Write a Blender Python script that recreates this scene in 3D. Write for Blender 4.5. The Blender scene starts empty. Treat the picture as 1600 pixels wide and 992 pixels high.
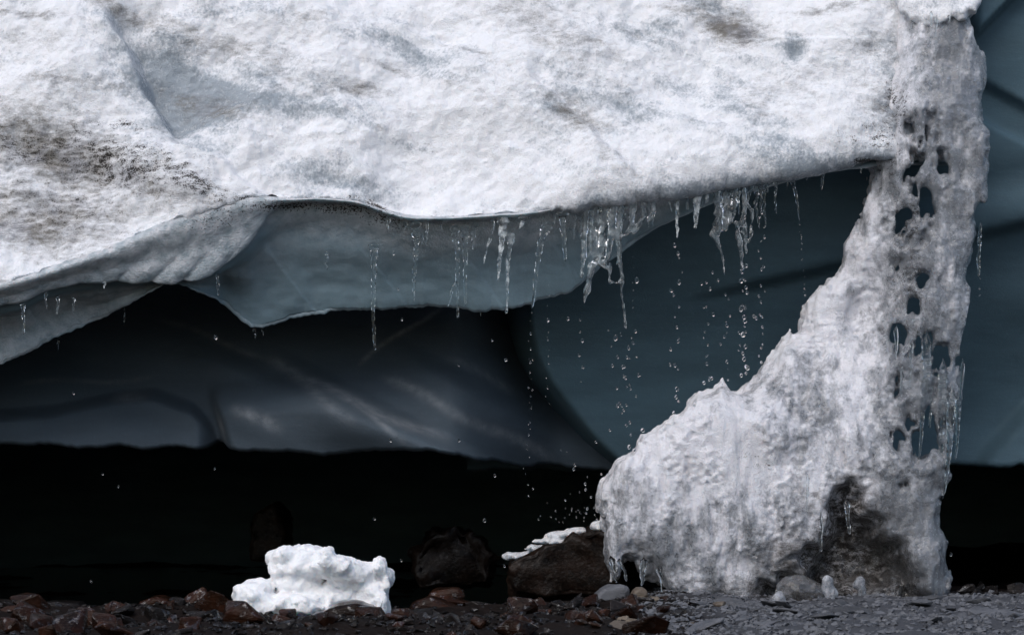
import bpy, bmesh, math, random
import numpy as np
import openvdb as vdb
from mathutils import Vector, Matrix

rng = np.random.default_rng(7)
random.seed(7)
scene = bpy.context.scene
col = scene.collection

# ------------------------------------------------------------------ camera
K = 0.0025          # metres per photo pixel at the column (y = 0)
D = 12.0            # camera distance
ZC = 0.55           # camera height
PYH = 710.0         # horizon row
cam = bpy.data.cameras.new('camera')
cam.sensor_width = 36.0
cam.lens = 36.0 * D / (1600 * K)
cam.shift_y = (PYH - 496.0) / 1600.0
cam.clip_end = 2000.0
cam.clip_start = 0.1
cam.dof.use_dof = True
cam.dof.focus_distance = D
cam.dof.aperture_fstop = 11.0
camo = bpy.data.objects.new('camera', cam)
camo.location = (0, -D, ZC)
camo.rotation_euler = (math.radians(90), 0, 0)
col.objects.link(camo)
scene.camera = camo

# ------------------------------------------------------------------ sky and sun
TO_SUN = Vector((-0.42, -0.85, 1.05)).normalized()
world = bpy.data.worlds.new('World')
scene.world = world
world.use_nodes = True
wn = world.node_tree
bg = wn.nodes['Background']
sky = wn.nodes.new('ShaderNodeTexSky')
sky.sky_type = 'NISHITA'
sky.sun_disc = False
sky.sun_elevation = math.asin(TO_SUN.z)
sky.sun_rotation = math.atan2(TO_SUN.x, TO_SUN.y)
sky.dust_density = 2.0
sky.air_density = 1.0
wn.links.new(sky.outputs[0], bg.inputs[0])
bg.inputs[1].default_value = 0.13
sl = bpy.data.lights.new('sun', 'SUN')
sl.energy = 1.5
sl.angle = math.radians(50)
sl.color = (1.0, 0.975, 0.95)
so = bpy.data.objects.new('sun', sl)
so.rotation_euler = TO_SUN.to_track_quat('Z', 'Y').to_euler()
so.location = (-4, -6, 9)
col.objects.link(so)
vs = scene.view_settings
vs.view_transform = 'Standard'
vs.look = 'None'
vs.exposure = 0.22
vs.gamma = 1.0
scene.cycles.use_denoising = True
scene.cycles.max_bounces = 10
scene.cycles.transmission_bounces = 8
scene.cycles.glossy_bounces = 4
scene.cycles.diffuse_bounces = 4

# ------------------------------------------------------------------ helpers
def P(px, py, y=0.0):
    """world point that stands at depth y and reads at photo pixel px, py"""
    s = (D + np.asarray(y, float)) / D
    return (np.asarray(px, float) - 800) * K * s, y, ZC + (PYH - np.asarray(py, float)) * K * s

def zz(py):
    return ZC + (PYH - py) * K

_g = np.random.default_rng(3)
PERM = _g.permutation(256).astype(np.int32)
GR = _g.normal(size=(256, 3)).astype(np.float32)
GR /= np.linalg.norm(GR, axis=1)[:, None]

def perlin(p, seed=0):
    p = np.asarray(p, np.float32) + np.float32(seed * 17.31)
    i = np.floor(p).astype(np.int32)
    f = p - i
    u = f * f * f * (f * (f * 6 - 15) + 10)
    out = 0
    for dx in (0, 1):
        wx = u[:, 0] if dx else 1 - u[:, 0]
        hx = PERM[(i[:, 0] + dx) & 255]
        for dy in (0, 1):
            wy = u[:, 1] if dy else 1 - u[:, 1]
            hy = PERM[(hx + i[:, 1] + dy) & 255]
            for dz in (0, 1):
                wz = u[:, 2] if dz else 1 - u[:, 2]
                g = GR[PERM[(hy + i[:, 2] + dz) & 255]]
                out = out + wx * wy * wz * (g[:, 0] * (f[:, 0] - dx) + g[:, 1] * (f[:, 1] - dy) + g[:, 2] * (f[:, 2] - dz))
    return out * 1.5

def fbm(p, size, octs, seed=0, gain=0.5, stretch=(1, 1, 1)):
    q = np.asarray(p, np.float32) / np.array(stretch, np.float32) / np.float32(size)
    o, a = 0, 1.0
    for k in range(octs):
        o = o + a * perlin(q * np.float32(2.03 ** k), seed + k)
        a *= gain
    return o

def sstep(a, b, x):
    t = np.clip((x - a) / (b - a), 0, 1)
    return t * t * (3 - 2 * t)

def lin(pts):
    xs = np.array([q[0] for q in pts], float)
    ys = np.array([q[1] for q in pts], float)
    return lambda x: np.interp(x, xs, ys)

def smoothlin(pts, w=10):
    """piecewise curve with softened corners"""
    f = lin(pts)
    def g(x):
        x = np.asarray(x, float)
        return sum(f(x + d * w) for d in (-1.2, -0.6, 0, 0.6, 1.2)) / 5
    return g

def poly_sdf(poly, X, Z):
    """signed distance to a polygon, positive inside; arrays of any shape"""
    poly = np.array(poly, float)
    d = np.full(X.shape, 1e9)
    ins = np.zeros(X.shape, bool)
    n = len(poly)
    for k in range(n):
        a, b = poly[k], poly[(k + 1) % n]
        e = b - a
        t = np.clip(((X - a[0]) * e[0] + (Z - a[1]) * e[1]) / (e @ e + 1e-12), 0, 1)
        d = np.minimum(d, (X - a[0] - t * e[0]) ** 2 + (Z - a[1] - t * e[1]) ** 2)
        c = (a[1] <= Z) != (b[1] <= Z)
        with np.errstate(divide='ignore', invalid='ignore'):
            xi = a[0] + (Z - a[1]) * e[0] / (e[1] if e[1] else 1e-12)
        ins ^= c & (X < xi)
    d = np.sqrt(d)
    return np.where(ins, d, -d)

def pxpoly(pts):
    return [((a - 800) * K, zz(b)) for a, b in pts]

def make_obj(name, verts, faces, mat, parent=None, attrs=None, smooth=True):
    me = bpy.data.meshes.new(name)
    verts = np.ascontiguousarray(verts, np.float32)
    if isinstance(faces, np.ndarray):
        n = faces.shape[1]
        me.vertices.add(len(verts)); me.vertices.foreach_set('co', verts.ravel())
        me.loops.add(faces.size); me.loops.foreach_set('vertex_index', faces.ravel().astype(np.int32))
        me.polygons.add(len(faces))
        me.polygons.foreach_set('loop_start', np.arange(0, faces.size, n, dtype=np.int32))
        me.polygons.foreach_set('loop_total', np.full(len(faces), n, np.int32))
    else:
        me.from_pydata(verts.tolist(), [], faces)
    me.update(calc_edges=True)
    me.validate()
    me.polygons.foreach_set('use_smooth', np.full(len(me.polygons), smooth))
    for k, v in (attrs or {}).items():
        a = me.attributes.new(k, 'FLOAT', 'POINT')
        a.data.foreach_set('value', np.ascontiguousarray(v, np.float32))
    me.materials.append(mat)
    ob = bpy.data.objects.new(name, me)
    col.objects.link(ob)
    ob.parent = parent
    return ob

def tag(o, label=None, cat=None, group=None, kind=None):
    if label: o['label'] = label
    if cat: o['category'] = cat
    if group: o['group'] = group
    if kind: o['kind'] = kind
    return o

def empty(name, loc):
    o = bpy.data.objects.new(name, None)
    o.location = loc
    o.empty_display_size = 0.1
    col.objects.link(o)
    return o

def grid_faces(nr, nc):
    a = np.arange(nr * nc).reshape(nr, nc)
    return np.stack([a[:-1, :-1], a[:-1, 1:], a[1:, 1:], a[1:, :-1]], -1).reshape(-1, 4)

def grid_normals(V):
    du = np.gradient(V, axis=1); dv = np.gradient(V, axis=0)
    n = np.cross(du, dv)
    return n / (np.linalg.norm(n, axis=2, keepdims=True) + 1e-9)

def iso_mesh(d, origin, h):
    g = vdb.FloatGrid(1.0)
    g.copyFromArray(np.ascontiguousarray(d, np.float32))
    pts, tris, quads = g.convertToPolygons(isovalue=0.0, adaptivity=0.0)
    pts = np.asarray(pts, np.float32) * h + np.asarray(origin, np.float32)
    q = np.asarray(quads, np.int32)
    return pts, q[:, ::-1].copy()

def volume(lo, hi, h):
    lo = np.array(lo, float)
    n = np.ceil((np.array(hi) - lo) / h).astype(int) + 1
    return lo, [lo[i] + h * np.arange(n[i]) for i in range(3)]

def catmull(ctrl, counts):
    """ctrl: list of (ncols, 3) rows -> dense rows along a Catmull-Rom curve"""
    C = [2 * ctrl[0] - ctrl[1]] + ctrl + [2 * ctrl[-1] - ctrl[-2]]
    rows = []
    for i, n in enumerate(counts):
        p0, p1, p2, p3 = C[i], C[i + 1], C[i + 2], C[i + 3]
        # limit overshoot where spans are uneven
        L = np.linalg.norm(p2 - p1, axis=1)[:, None]
        m1 = (p2 - p0); m1 = m1 / (np.linalg.norm(m1, axis=1)[:, None] + 1e-9) * L
        m2 = (p3 - p1); m2 = m2 / (np.linalg.norm(m2, axis=1)[:, None] + 1e-9) * L
        for t in np.linspace(0, 1, n, endpoint=(i == len(counts) - 1)):
            rows.append((2 * t**3 - 3 * t**2 + 1) * p1 + (t**3 - 2 * t**2 + t) * m1
                        + (-2 * t**3 + 3 * t**2) * p2 + (t**3 - t**2) * m2)
    return np.array(rows)

# ------------------------------------------------------------------ materials
def new_mat(name):
    m = bpy.data.materials.new(name)
    m.use_nodes = True
    nt = m.node_tree
    b = nt.nodes['Principled BSDF']
    return m, nt, b

class NB:
    def __init__(s, nt): s.nt = nt
    def n(s, t, **kw):
        o = s.nt.nodes.new(t)
        for k, v in kw.items():
            if k in ('operation', 'blend_type', 'data_type', 'noise_dimensions', 'feature', 'attribute_name'):
                setattr(o, k, v)
        return o
    def l(s, a, b): s.nt.links.new(a, b)
    def attr(s, name):
        o = s.nt.nodes.new('ShaderNodeAttribute'); o.attribute_name = name
        return o.outputs['Fac']
    def math(s, op, a, b=None, clamp=False):
        o = s.nt.nodes.new('ShaderNodeMath'); o.operation = op; o.use_clamp = clamp
        for i, v in enumerate((a, b)):
            if v is None: continue
            if isinstance(v, (int, float)): o.inputs[i].default_value = v
            else: s.l(v, o.inputs[i])
        return o.outputs[0]
    def noise(s, vec, scale, detail=4, rough=0.55):
        o = s.nt.nodes.new('ShaderNodeTexNoise')
        o.inputs['Scale'].default_value = scale
        o.inputs['Detail'].default_value = detail
        o.inputs['Roughness'].default_value = rough
        s.l(vec, o.inputs['Vector'])
        return o.outputs['Fac']
    def ramp(s, fac, a, b):
        o = s.nt.nodes.new('ShaderNodeMapRange')
        o.interpolation_type = 'SMOOTHSTEP'
        o.inputs['From Min'].default_value = a; o.inputs['From Max'].default_value = b
        s.l(fac, o.inputs['Value'])
        return o.outputs['Result']
    def mix(s, fac, a, b):
        o = s.nt.nodes.new('ShaderNodeMix'); o.data_type = 'RGBA'
        for i, v in ((0, fac), (6, a), (7, b)):
            if isinstance(v, (int, float)): o.inputs[i].default_value = v
            elif isinstance(v, tuple): o.inputs[i].default_value = (*v, 1)
            else: s.l(v, o.inputs[i])
        return o.outputs[2]
    def pos(s, scale=(1, 1, 1), rot=(0, 0, 0)):
        g = s.nt.nodes.new('ShaderNodeNewGeometry')
        m = s.nt.nodes.new('ShaderNodeMapping')
        m.inputs['Scale'].default_value = scale
        m.inputs['Rotation'].default_value = rot
        s.l(g.outputs['Position'], m.inputs['Vector'])
        return m.outputs['Vector']
    def objpos(s):
        return s.nt.nodes.new('ShaderNodeTexCoord').outputs['Object']
    def bump(s, h, strength, dist, normal=None):
        o = s.nt.nodes.new('ShaderNodeBump')
        o.inputs['Strength'].default_value = strength
        o.inputs['Distance'].default_value = dist
        s.l(h, o.inputs['Height'])
        if normal is not None: s.l(normal, o.inputs['Normal'])
        return o.outputs['Normal']

def snow_material(name, white=(0.86, 0.87, 0.90), icy=(0.36, 0.405, 0.45), trans=0.0, grain=1.0, sss=0.010, sssw=0.45, mottle=1.25, bumpd=0.012, silt1=(0.21, 0.21, 0.22), silt2=(0.19, 0.178, 0.16)):
    m, nt, b = new_mat(name)
    q = NB(nt)
    p = q.pos()
    dirt, speck, clear = q.attr('dirt'), q.attr('speck'), q.attr('clear')
    n1 = q.noise(p, 30, 6, 0.68)
    n2 = q.noise(p, 190, 3, 0.7)
    n3 = q.noise(q.pos((0.45, 1, 1.15), (0, math.radians(18), 0)), 42, 6, 0.7)
    n4 = q.noise(p, 9, 4, 0.6)
    n5 = q.noise(q.pos((1, 1, 0.8)), 105, 3, 0.65)
    # wet, see-through ice between white crystals, and the snow facet's painted shade
    cl = q.math('ADD', clear, q.math('MULTIPLY', q.math('SUBTRACT', n1, 0.5), mottle))
    cl = q.math('ADD', cl, q.math('MULTIPLY', q.math('SUBTRACT', n5, 0.5), 1.35 * grain))
    cl = q.ramp(cl, 0.10, 1.0)
    c = q.mix(cl, white, icy)
    # grey silt
    dn = q.math('ADD', dirt, q.math('MULTIPLY', q.math('SUBTRACT', n3, 0.54), 1.7))
    dn = q.math('ADD', dn, q.math('MULTIPLY', q.math('SUBTRACT', n2, 0.5), 0.7))
    dm = q.math('MULTIPLY', q.ramp(dn, 0.05, 1.05), q.ramp(dirt, 0.0, 0.12))
    silt = q.mix(q.ramp(n4, 0.40, 0.58), silt1, silt2)
    c = q.mix(dm, c, silt)
    # black grit
    sp = q.math('ADD', q.math('MULTIPLY', n2, 0.5), q.math('MULTIPLY', n3, 0.5))
    sp = q.math('ADD', sp, q.math('MULTIPLY', speck, 0.25))
    sm = q.math('MULTIPLY', q.ramp(sp, 0.675, 0.735), q.ramp(speck, 0.02, 0.15))
    c = q.mix(sm, c, (0.028, 0.024, 0.022))
    q.l(c, b.inputs['Base Color'])
    rr = nt.nodes.new('ShaderNodeMapRange')
    rr.inputs['To Min'].default_value = 0.6; rr.inputs['To Max'].default_value = 0.25
    q.l(cl, rr.inputs['Value']); q.l(rr.outputs[0], b.inputs['Roughness'])
    b.inputs['IOR'].default_value = 1.31
    b.inputs['Subsurface Weight'].default_value = sssw
    b.inputs['Subsurface Radius'].default_value = (0.75, 0.9, 1.0)
    b.inputs['Subsurface Scale'].default_value = sss
    if trans:
        q.l(q.math('MULTIPLY', cl, trans), b.inputs['Transmission Weight'])
    hh = q.math('ADD', q.math('MULTIPLY', n1, 0.30), q.math('MULTIPLY', n2, 0.55))
    hh = q.math('ADD', hh, q.math('MULTIPLY', n5, 0.35))
    q.l(q.bump(hh, 1.0, bumpd), b.inputs['Normal'])
    if trans:
        b.inputs['Coat Weight'].default_value = 0.7
        b.inputs['Coat Roughness'].default_value = 0.06
        b.inputs['Coat IOR'].default_value = 1.33
    return m

def ice_material(name, base=(0.175, 0.245, 0.282), pale_col=(0.74, 0.755, 0.785), rough=0.38):
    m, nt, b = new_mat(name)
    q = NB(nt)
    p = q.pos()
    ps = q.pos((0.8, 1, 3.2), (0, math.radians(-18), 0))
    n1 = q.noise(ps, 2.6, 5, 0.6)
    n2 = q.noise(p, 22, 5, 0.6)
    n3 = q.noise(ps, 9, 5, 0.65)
    frost_pale, speck = q.attr('frost_pale'), q.attr('speck')
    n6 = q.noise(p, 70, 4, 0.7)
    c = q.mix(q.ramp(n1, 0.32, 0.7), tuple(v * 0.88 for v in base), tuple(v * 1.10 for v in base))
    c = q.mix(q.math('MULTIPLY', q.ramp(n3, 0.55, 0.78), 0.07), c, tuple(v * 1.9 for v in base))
    c = q.mix(q.math('MULTIPLY', frost_pale, q.ramp(n2, 0.1, 0.75), True), c, pale_col)
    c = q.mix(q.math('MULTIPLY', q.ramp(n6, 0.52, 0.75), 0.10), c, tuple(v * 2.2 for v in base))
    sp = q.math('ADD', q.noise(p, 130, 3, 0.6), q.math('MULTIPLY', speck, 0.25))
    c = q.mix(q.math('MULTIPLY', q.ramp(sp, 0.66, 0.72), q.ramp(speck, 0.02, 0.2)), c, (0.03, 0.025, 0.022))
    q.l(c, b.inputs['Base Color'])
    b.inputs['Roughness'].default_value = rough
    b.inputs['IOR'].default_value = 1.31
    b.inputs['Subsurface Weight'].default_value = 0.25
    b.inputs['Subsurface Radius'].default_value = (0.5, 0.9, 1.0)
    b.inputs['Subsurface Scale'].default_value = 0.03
    nb = q.bump(q.math('MULTIPLY', q.math('ADD', q.noise(p, 120, 4, 0.65), n2), q.math('ADD', q.math('MULTIPLY', frost_pale, 0.9), 0.08)), 0.9, 0.014)
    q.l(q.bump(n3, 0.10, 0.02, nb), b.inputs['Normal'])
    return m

def clear_ice_material(name, tint=(0.90, 0.95, 0.97), rough=0.04, milk=0.0, bumpd=0.004):
    m, nt, b = new_mat(name)
    q = NB(nt)
    p = q.pos()
    n1 = q.noise(q.pos((1, 1, 0.5)), 85, 3, 0.55)
    n2 = q.noise(p, 28, 4, 0.6)
    b.inputs['Base Color'].default_value = (*tint, 1)
    b.inputs['Roughness'].default_value = rough
    b.inputs['IOR'].default_value = 1.31
    if milk:
        q.l(q.math('SUBTRACT', 1.0, q.math('MULTIPLY', q.ramp(n2, 0.42, 0.66), milk)), b.inputs['Transmission Weight'])
    else:
        b.inputs['Transmission Weight'].default_value = 1.0
    q.l(q.bump(n1, 0.55, bumpd), b.inputs['Normal'])
    return m

def rock_material(name, c1, c2, c3, rough=0.25, spec=0.5, bump=0.6, glint=0.0, dry=None, lay=3):
    m, nt, b = new_mat(name)
    q = NB(nt)
    p = q.pos()
    info = nt.nodes.new('ShaderNodeObjectInfo')
    n1 = q.noise(p, 14, 5, 0.65)
    n2 = q.noise(q.pos((1, 1, lay)), 60, 5, 0.6)
    c = q.mix(q.ramp(n1, 0.35, 0.65), c1, c2)
    c = q.mix(q.math('MULTIPLY', q.ramp(n2, 0.5, 0.75), 0.8), c, c3)
    if dry:
        sx = nt.nodes.new('ShaderNodeSeparateXYZ'); q.l(q.pos(), sx.inputs[0])
        dx = q.math('ADD', sx.outputs['X'], q.math('MULTIPLY', q.math('SUBTRACT', q.noise(p, 3, 3), 0.5), 0.8))
        c = q.mix(q.math('MULTIPLY', q.ramp(dx, 0.45, 0.85), q.ramp(q.math('MULTIPLY', sx.outputs['Y'], -1.0), -0.1, 0.3)), c, dry)
    hsv = nt.nodes.new('ShaderNodeHueSaturation')
    v = nt.nodes.new('ShaderNodeMapRange')
    v.inputs['To Min'].default_value = 0.6; v.inputs['To Max'].default_value = 1.5
    q.l(info.outputs['Random'], v.inputs['Value'])
    q.l(v.outputs[0], hsv.inputs['Value'])
    q.l(c, hsv.inputs['Color'])
    q.l(hsv.outputs[0], b.inputs['Base Color'])
    rr = nt.nodes.new('ShaderNodeMapRange')
    rr.inputs['To Min'].default_value = rough * 0.6; rr.inputs['To Max'].default_value = min(1, rough * 1.7)
    q.l(n1, rr.inputs['Value']); q.l(rr.outputs[0], b.inputs['Roughness'])
    q.l(q.math('ADD', q.math('MULTIPLY', q.ramp(q.noise(p, 45, 3, 0.6), 0.54, 0.66), glint), spec), b.inputs['Specular IOR Level'])
    h = q.math('ADD', q.math('MULTIPLY', n1, 0.6), q.math('MULTIPLY', n2, 0.5))
    q.l(q.bump(h, bump, 0.012), b.inputs['Normal'])
    return m

M_SNOW = snow_material('dirty_snow')
M_COLSNOW = snow_material('column_ice', white=(0.83, 0.83, 0.875), icy=(0.40, 0.425, 0.465), trans=0.6, grain=0.75, sss=0.022, sssw=0.55, mottle=0.9, bumpd=0.021, silt1=(0.075, 0.072, 0.070), silt2=(0.085, 0.072, 0.060))
M_CLEAN = snow_material('clean_snow', white=(0.89, 0.90, 0.92), icy=(0.60, 0.62, 0.66), sss=0.03, sssw=0.8, grain=0.8)
M_ICE = ice_material('overhang_ice')
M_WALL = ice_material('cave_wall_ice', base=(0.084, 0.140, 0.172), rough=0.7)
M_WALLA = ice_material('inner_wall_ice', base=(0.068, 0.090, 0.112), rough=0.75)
M_GLASS = clear_ice_material('clear_ice')
M_CLUST = clear_ice_material('bubbly_ice', rough=0.03, milk=0.16, bumpd=0.007)
M_MILK = clear_ice_material('milky_ice', rough=0.08, milk=0.55, bumpd=0.006)
M_WATER = clear_ice_material('water', tint=(0.97, 0.98, 1.0), rough=0.0, bumpd=0.0)
M_WETROCK = rock_material('wet_brown_rock', (0.009, 0.0045, 0.003), (0.026, 0.0095, 0.005), (0.036, 0.022, 0.016), 0.16, 0.10, glint=0.9)
M_DARKROCK = rock_material('wet_dark_rock', (0.008, 0.0065, 0.006), (0.016, 0.0135, 0.013), (0.034, 0.030, 0.029), 0.18, 0.10, glint=0.8)
M_GREYROCK = rock_material('grey_slate', (0.045, 0.047, 0.053), (0.078, 0.081, 0.090), (0.11, 0.11, 0.118), 0.6, 0.4)
M_TANROCK = rock_material('tan_rock', (0.07, 0.05, 0.035), (0.11, 0.085, 0.06), (0.14, 0.12, 0.095), 0.45, 0.5)
M_BOULDER = rock_material('boulder_rock', (0.004, 0.003, 0.0025), (0.012, 0.007, 0.005), (0.028, 0.022, 0.018), 0.30, 0.10, 0.7, glint=0.12, lay=1)
M_GROUND = rock_material('wet_gravel_bed', (0.005, 0.0035, 0.003), (0.010, 0.007, 0.006), (0.016, 0.013, 0.012), 0.6, 0.05, 1.0, dry=(0.05, 0.052, 0.058))

# ------------------------------------------------------------------ glacier
glacier = empty('glacier', (0, 1.0, 0))
tag(glacier, 'glacier front of dirty white snow over hollowed blue-grey ice and a black cave', 'glacier')
GINV = Vector((0, 1.0, 0))
def gpart(name, V, F, mat, attrs=None):
    return make_obj(name, np.asarray(V).reshape(-1, 3) - np.array(GINV), F, mat, glacier, attrs)

# photo rows of the main edges
L = smoothlin([(-900, 560), (-300, 500), (0, 452), (60, 436), (120, 415), (180, 395), (250, 362), (300, 345),
               (345, 328), (400, 317), (450, 319), (500, 317), (560, 322), (600, 338), (640, 348), (700, 348),
               (760, 344), (830, 340), (880, 330), (960, 314), (1040, 302), (1120, 292), (1200, 280), (1270, 264),
               (1330, 251), (1372, 250), (1700, 250)], 12)
S = smoothlin([(-900, 590), (-300, 530), (0, 478), (38, 472), (70, 455), (120, 444), (163, 441), (200, 440), (265, 441),
               (310, 436), (345, 420), (385, 385), (425, 345), (470, 323), (560, 330), (620, 352), (760, 352),
               (880, 338), (1040, 308), (1200, 286), (1270, 270), (1372, 255), (1700, 255)], 9)
E = smoothlin([(-900, 690), (-300, 610), (0, 572), (75, 536), (130, 507), (195, 482), (235, 452), (262, 444), (300, 452),
               (345, 472), (380, 504), (400, 517), (420, 510), (460, 499), (540, 486), (620, 482), (700, 480),
               (745, 484), (800, 481), (850, 470), (890, 455), (925, 430), (960, 402), (1000, 372), (1060, 338),
               (1120, 312), (1200, 292), (1270, 274), (1372, 258), (1700, 258)], 9)
YL = smoothlin([(-900, -0.25), (-200, -0.16), (100, -0.13), (300, -0.07), (420, 0.0), (600, 0.03), (800, 0.0), (1000, 0.03),
                (1200, 0.05), (1360, 0.06), (1400, 0.09), (1440, 0.17), (1500, 0.42), (1560, 0.85), (1700, 1.6)], 15)

def rowpts(px, py, y):
    x, yy, z = P(px, py, y)
    return np.stack([x, np.broadcast_to(yy, x.shape), z], 1)

pxs = np.concatenate([np.linspace(-900, -60, 110, endpoint=False), np.linspace(-60, 1515, 740)])
yl, l_ = YL(pxs), L(pxs)
yl0, l0 = yl, l_
q1 = np.stack([pxs / 42.0, 0 * pxs, 0 * pxs], 1)
q3 = np.stack([pxs / 11.0, 0 * pxs, 0 * pxs + 5.5], 1)
l_ = l_ + (5.5 * perlin(q1, 3) + 4.0 * perlin(q3, 5)) * (0.35 + 0.65 * (1 - sstep(1000, 1100, pxs))) + 5.0 * sstep(420, 500, pxs) * (1 - sstep(830, 900, pxs))   # crusty, uneven lip
yl = yl + 0.012 * perlin(q1, 9) + 0.008 * perlin(q3, 12)
vert = (l0 + 130) * K
def absrow(y, z):
    s = (D + 0.5) / D
    return np.stack([(pxs - 800) * K * s, np.full_like(pxs, y), np.full_like(pxs, z)], 1)
ctrl = [rowpts(pxs, l_ - 10, yl + 0.20), rowpts(pxs, l_ + 1, yl + 0.05), rowpts(pxs, l_ - 3, yl + 0.012),
        rowpts(pxs, l_ * .4 + l0 * .6 - 16, yl * .4 + yl0 * .6), rowpts(pxs, l0 - 45, yl0 + 0.03), rowpts(pxs, l0 - 90, yl0 + 0.09), rowpts(pxs, np.full_like(pxs, -130), yl0 + 0.09 + (vert - 90 * K) * 0.62),
        absrow(2.6, 3.5), absrow(8.5, 4.6)]
V = catmull(ctrl, [8, 8, 14, 16, 18, 280, 36, 8])
nr, nc = V.shape[:2]
PXg = 800 + V[..., 0] / K * D / (D + V[..., 1])
PYg = PYH - (V[..., 2] - ZC) / K * D / (D + V[..., 1])
N = grid_normals(V)
if N[nr // 2, nc // 2, 1] > 0: N = -N
pt = V.reshape(-1, 3).astype(np.float32)
# drawn-out melt texture runs down to the right
disp = 0.085 * fbm(pt, 0.60, 2, 11) + 0.026 * fbm(pt, 0.20, 2, 21) + 0.009 * fbm(pt, 0.06, 2, 31, 0.6) + 0.004 * np.abs(fbm(pt, 0.022, 2, 41))
disp = disp.reshape(nr, nc)
leftd = np.exp(-((PXg - 120) / 230) ** 2 - ((PYg - 270) / 80) ** 2)
disp = disp + leftd * (0.020 * fbm(pt, 0.09, 3, 35, .6, (1.6, 1, .8))).reshape(nr, nc)
lipfade = sstep(0.0, 1.0, np.clip((l_[None, :] - PYg) / 45, 0, 1))
disp = disp * (0.5 + 0.5 * lipfade)
def linestep(ax, ay, bx, by, w, depth, fall, ends=25):
    """a block standing proud on one side of a line, falling away on the other"""
    dx, dy = bx - ax, by - ay
    ln = math.hypot(dx, dy); dx /= ln; dy /= ln
    wob = 7 * np.sin(PYg / 17.0) + 4 * np.sin(PYg / 7.0 + 1)
    t = (PXg - ax) * dx + (PYg - ay) * dy
    n = (PXg - ax) * (-dy) + (PYg - ay) * dx
    n = -n + wob * 0.5
    win = sstep(-ends, ends, t) * (1 - sstep(ln - ends, ln + ends, t))
    return -depth * win * sstep(0, w, n) * np.exp(-np.clip(n, 0, None) / fall)
disp += linestep(168, 30, 258, 205, 16, 0.14, 130)
disp += linestep(820, 120, 985, 275, 14, 0.035, 50)
disp += linestep(640, 40, 760, 110, 20, 0.03, 60)
disp += linestep(1150, 60, 1330, 75, 12, 0.03, 30)
disp += linestep(330, 230, 420, 330, 16, 0.04, 40)
disp += linestep(250, 215, 335, 240, 10, 0.05, 25)
# hollow beside the brown stain
disp += -0.05 * np.exp(-((PXg - 1245) / 18) ** 2 - ((PYg - 85) / 22) ** 2)
disp += -0.03 * np.exp(-((PXg - 560) / 45) ** 2 - ((PYg - 140) / 15) ** 2)
V = V + N * disp[..., None]

def blobs(px, py, lst):
    o = np.zeros_like(px)
    for cx, cy, rx, ry, ang, amp in lst:
        a = math.radians(ang)
        u = ((px - cx) * math.cos(a) + (py - cy) * math.sin(a)) / rx
        v = (-(px - cx) * math.sin(a) + (py - cy) * math.cos(a)) / ry
        o = np.maximum(o, amp * np.exp(-(u * u + v * v)))
    return o
dg = np.stack([pt[:, 0] * .93 - pt[:, 2] * .37, pt[:, 1], pt[:, 0] * .37 + pt[:, 2] * .93], 1)
mott = (0.5 + 0.5 * fbm(dg, 0.24, 4, 51, 0.6, (3.0, 1, 0.6))).reshape(nr, nc)
dirt = blobs(PXg, PYg, [(110, 240, 280, 70, 14, .80), (80, 330, 190, 75, -8, .72), (300, 290, 130, 38, 25, .75),
    (1145, 38, 65, 34, 15, 1.0), (1090, 10, 80, 20, 5, .6), (1290, 15, 70, 14, -4, .55), (850, 50, 150, 60, 25, .45), (900, 190, 90, 22, 38, .55),
    (960, 250, 70, 18, 30, .5), (560, 140, 55, 16, 5, .6), (590, 100, 60, 6, 14, .5), (730, 80, 70, 7, 22, .5), (880, 20, 90, 6, 22, .6), (980, 45, 100, 6, 20, .5),
    (1050, 60, 60, 5, 22, .55), (1210, 150, 80, 40, 0, .42), (1340, 80, 50, 14, 0, .55), (1390, 160, 45, 70, 0, .6),
    (1400, 60, 60, 90, 0, .4), (200, 20, 90, 14, 12, .6), (60, 25, 120, 9, 9, .65), (60, 60, 90, 16, 10, .5), (100, 130, 130, 12, 5, .4),
    (330, 60, 170, 32, 14, .5), (330, 150, 120, 40, 0, .4), (430, 90, 60, 60, 0, .42), (500, 20, 60, 20, 0, .4), (640, 180, 50, 10, 12, .4), (700, 230, 120, 12, 14, .3)])
lipdirt = blobs(PXg, PYg, [(430, 318, 60, 9, 2, 1.0), (520, 320, 60, 9, 4, 1.0), (585, 325, 26, 20, 40, 1.0), (1352, 249, 28, 7, 0, 1.0), (1330, 225, 40, 18, 0, .5), (380, 312, 40, 12, 15, .7)])
dirt = np.maximum(dirt + 0.5 * (mott - 0.52), 0.7 * lipdirt)
speck = np.maximum(blobs(PXg, PYg, [(60, 230, 150, 45, 12, .66), (180, 250, 190, 60, 14, .72), (300, 285, 110, 26, 28, .78), (190, 192, 70, 12, 5, .7), (90, 310, 170, 65, 0, .52),
    (1395, 160, 30, 50, 0, .75), (1375, 215, 40, 30, 0, .7), (560, 310, 40, 14, 0, .7), (900, 190, 50, 14, 38, .4)]), lipdirt * 1.1)
facet_shade = sstep(-8, 45, poly_sdf([(160, 45), (246, 205), (300, 200), (375, 130), (310, 35), (215, 10)], PXg + 14 * mott, PYg))
clear = 0.55 * facet_shade  # shade of the recessed facet, painted in as a grey-blue ice tone
clear = np.maximum(clear, 0)
clear = clear + blobs(PXg, PYg, [(330, 150, 110, 60, 0, .45), (330, 70, 150, 40, 12, .3), (880, 140, 150, 70, 30, .30), (1240, 85, 22, 30, 0, .7), (1430, 100, 50, 200, 0, .55)])
clear = np.clip(clear + 0.10 + 0.66 * fbm(dg, 0.26, 4, 61, .65, (2.2, 1, .75)).reshape(nr, nc) + 0.7 * (1 - sstep(-4, 26, l_[None, :] - PYg)), 0, 1)
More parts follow.
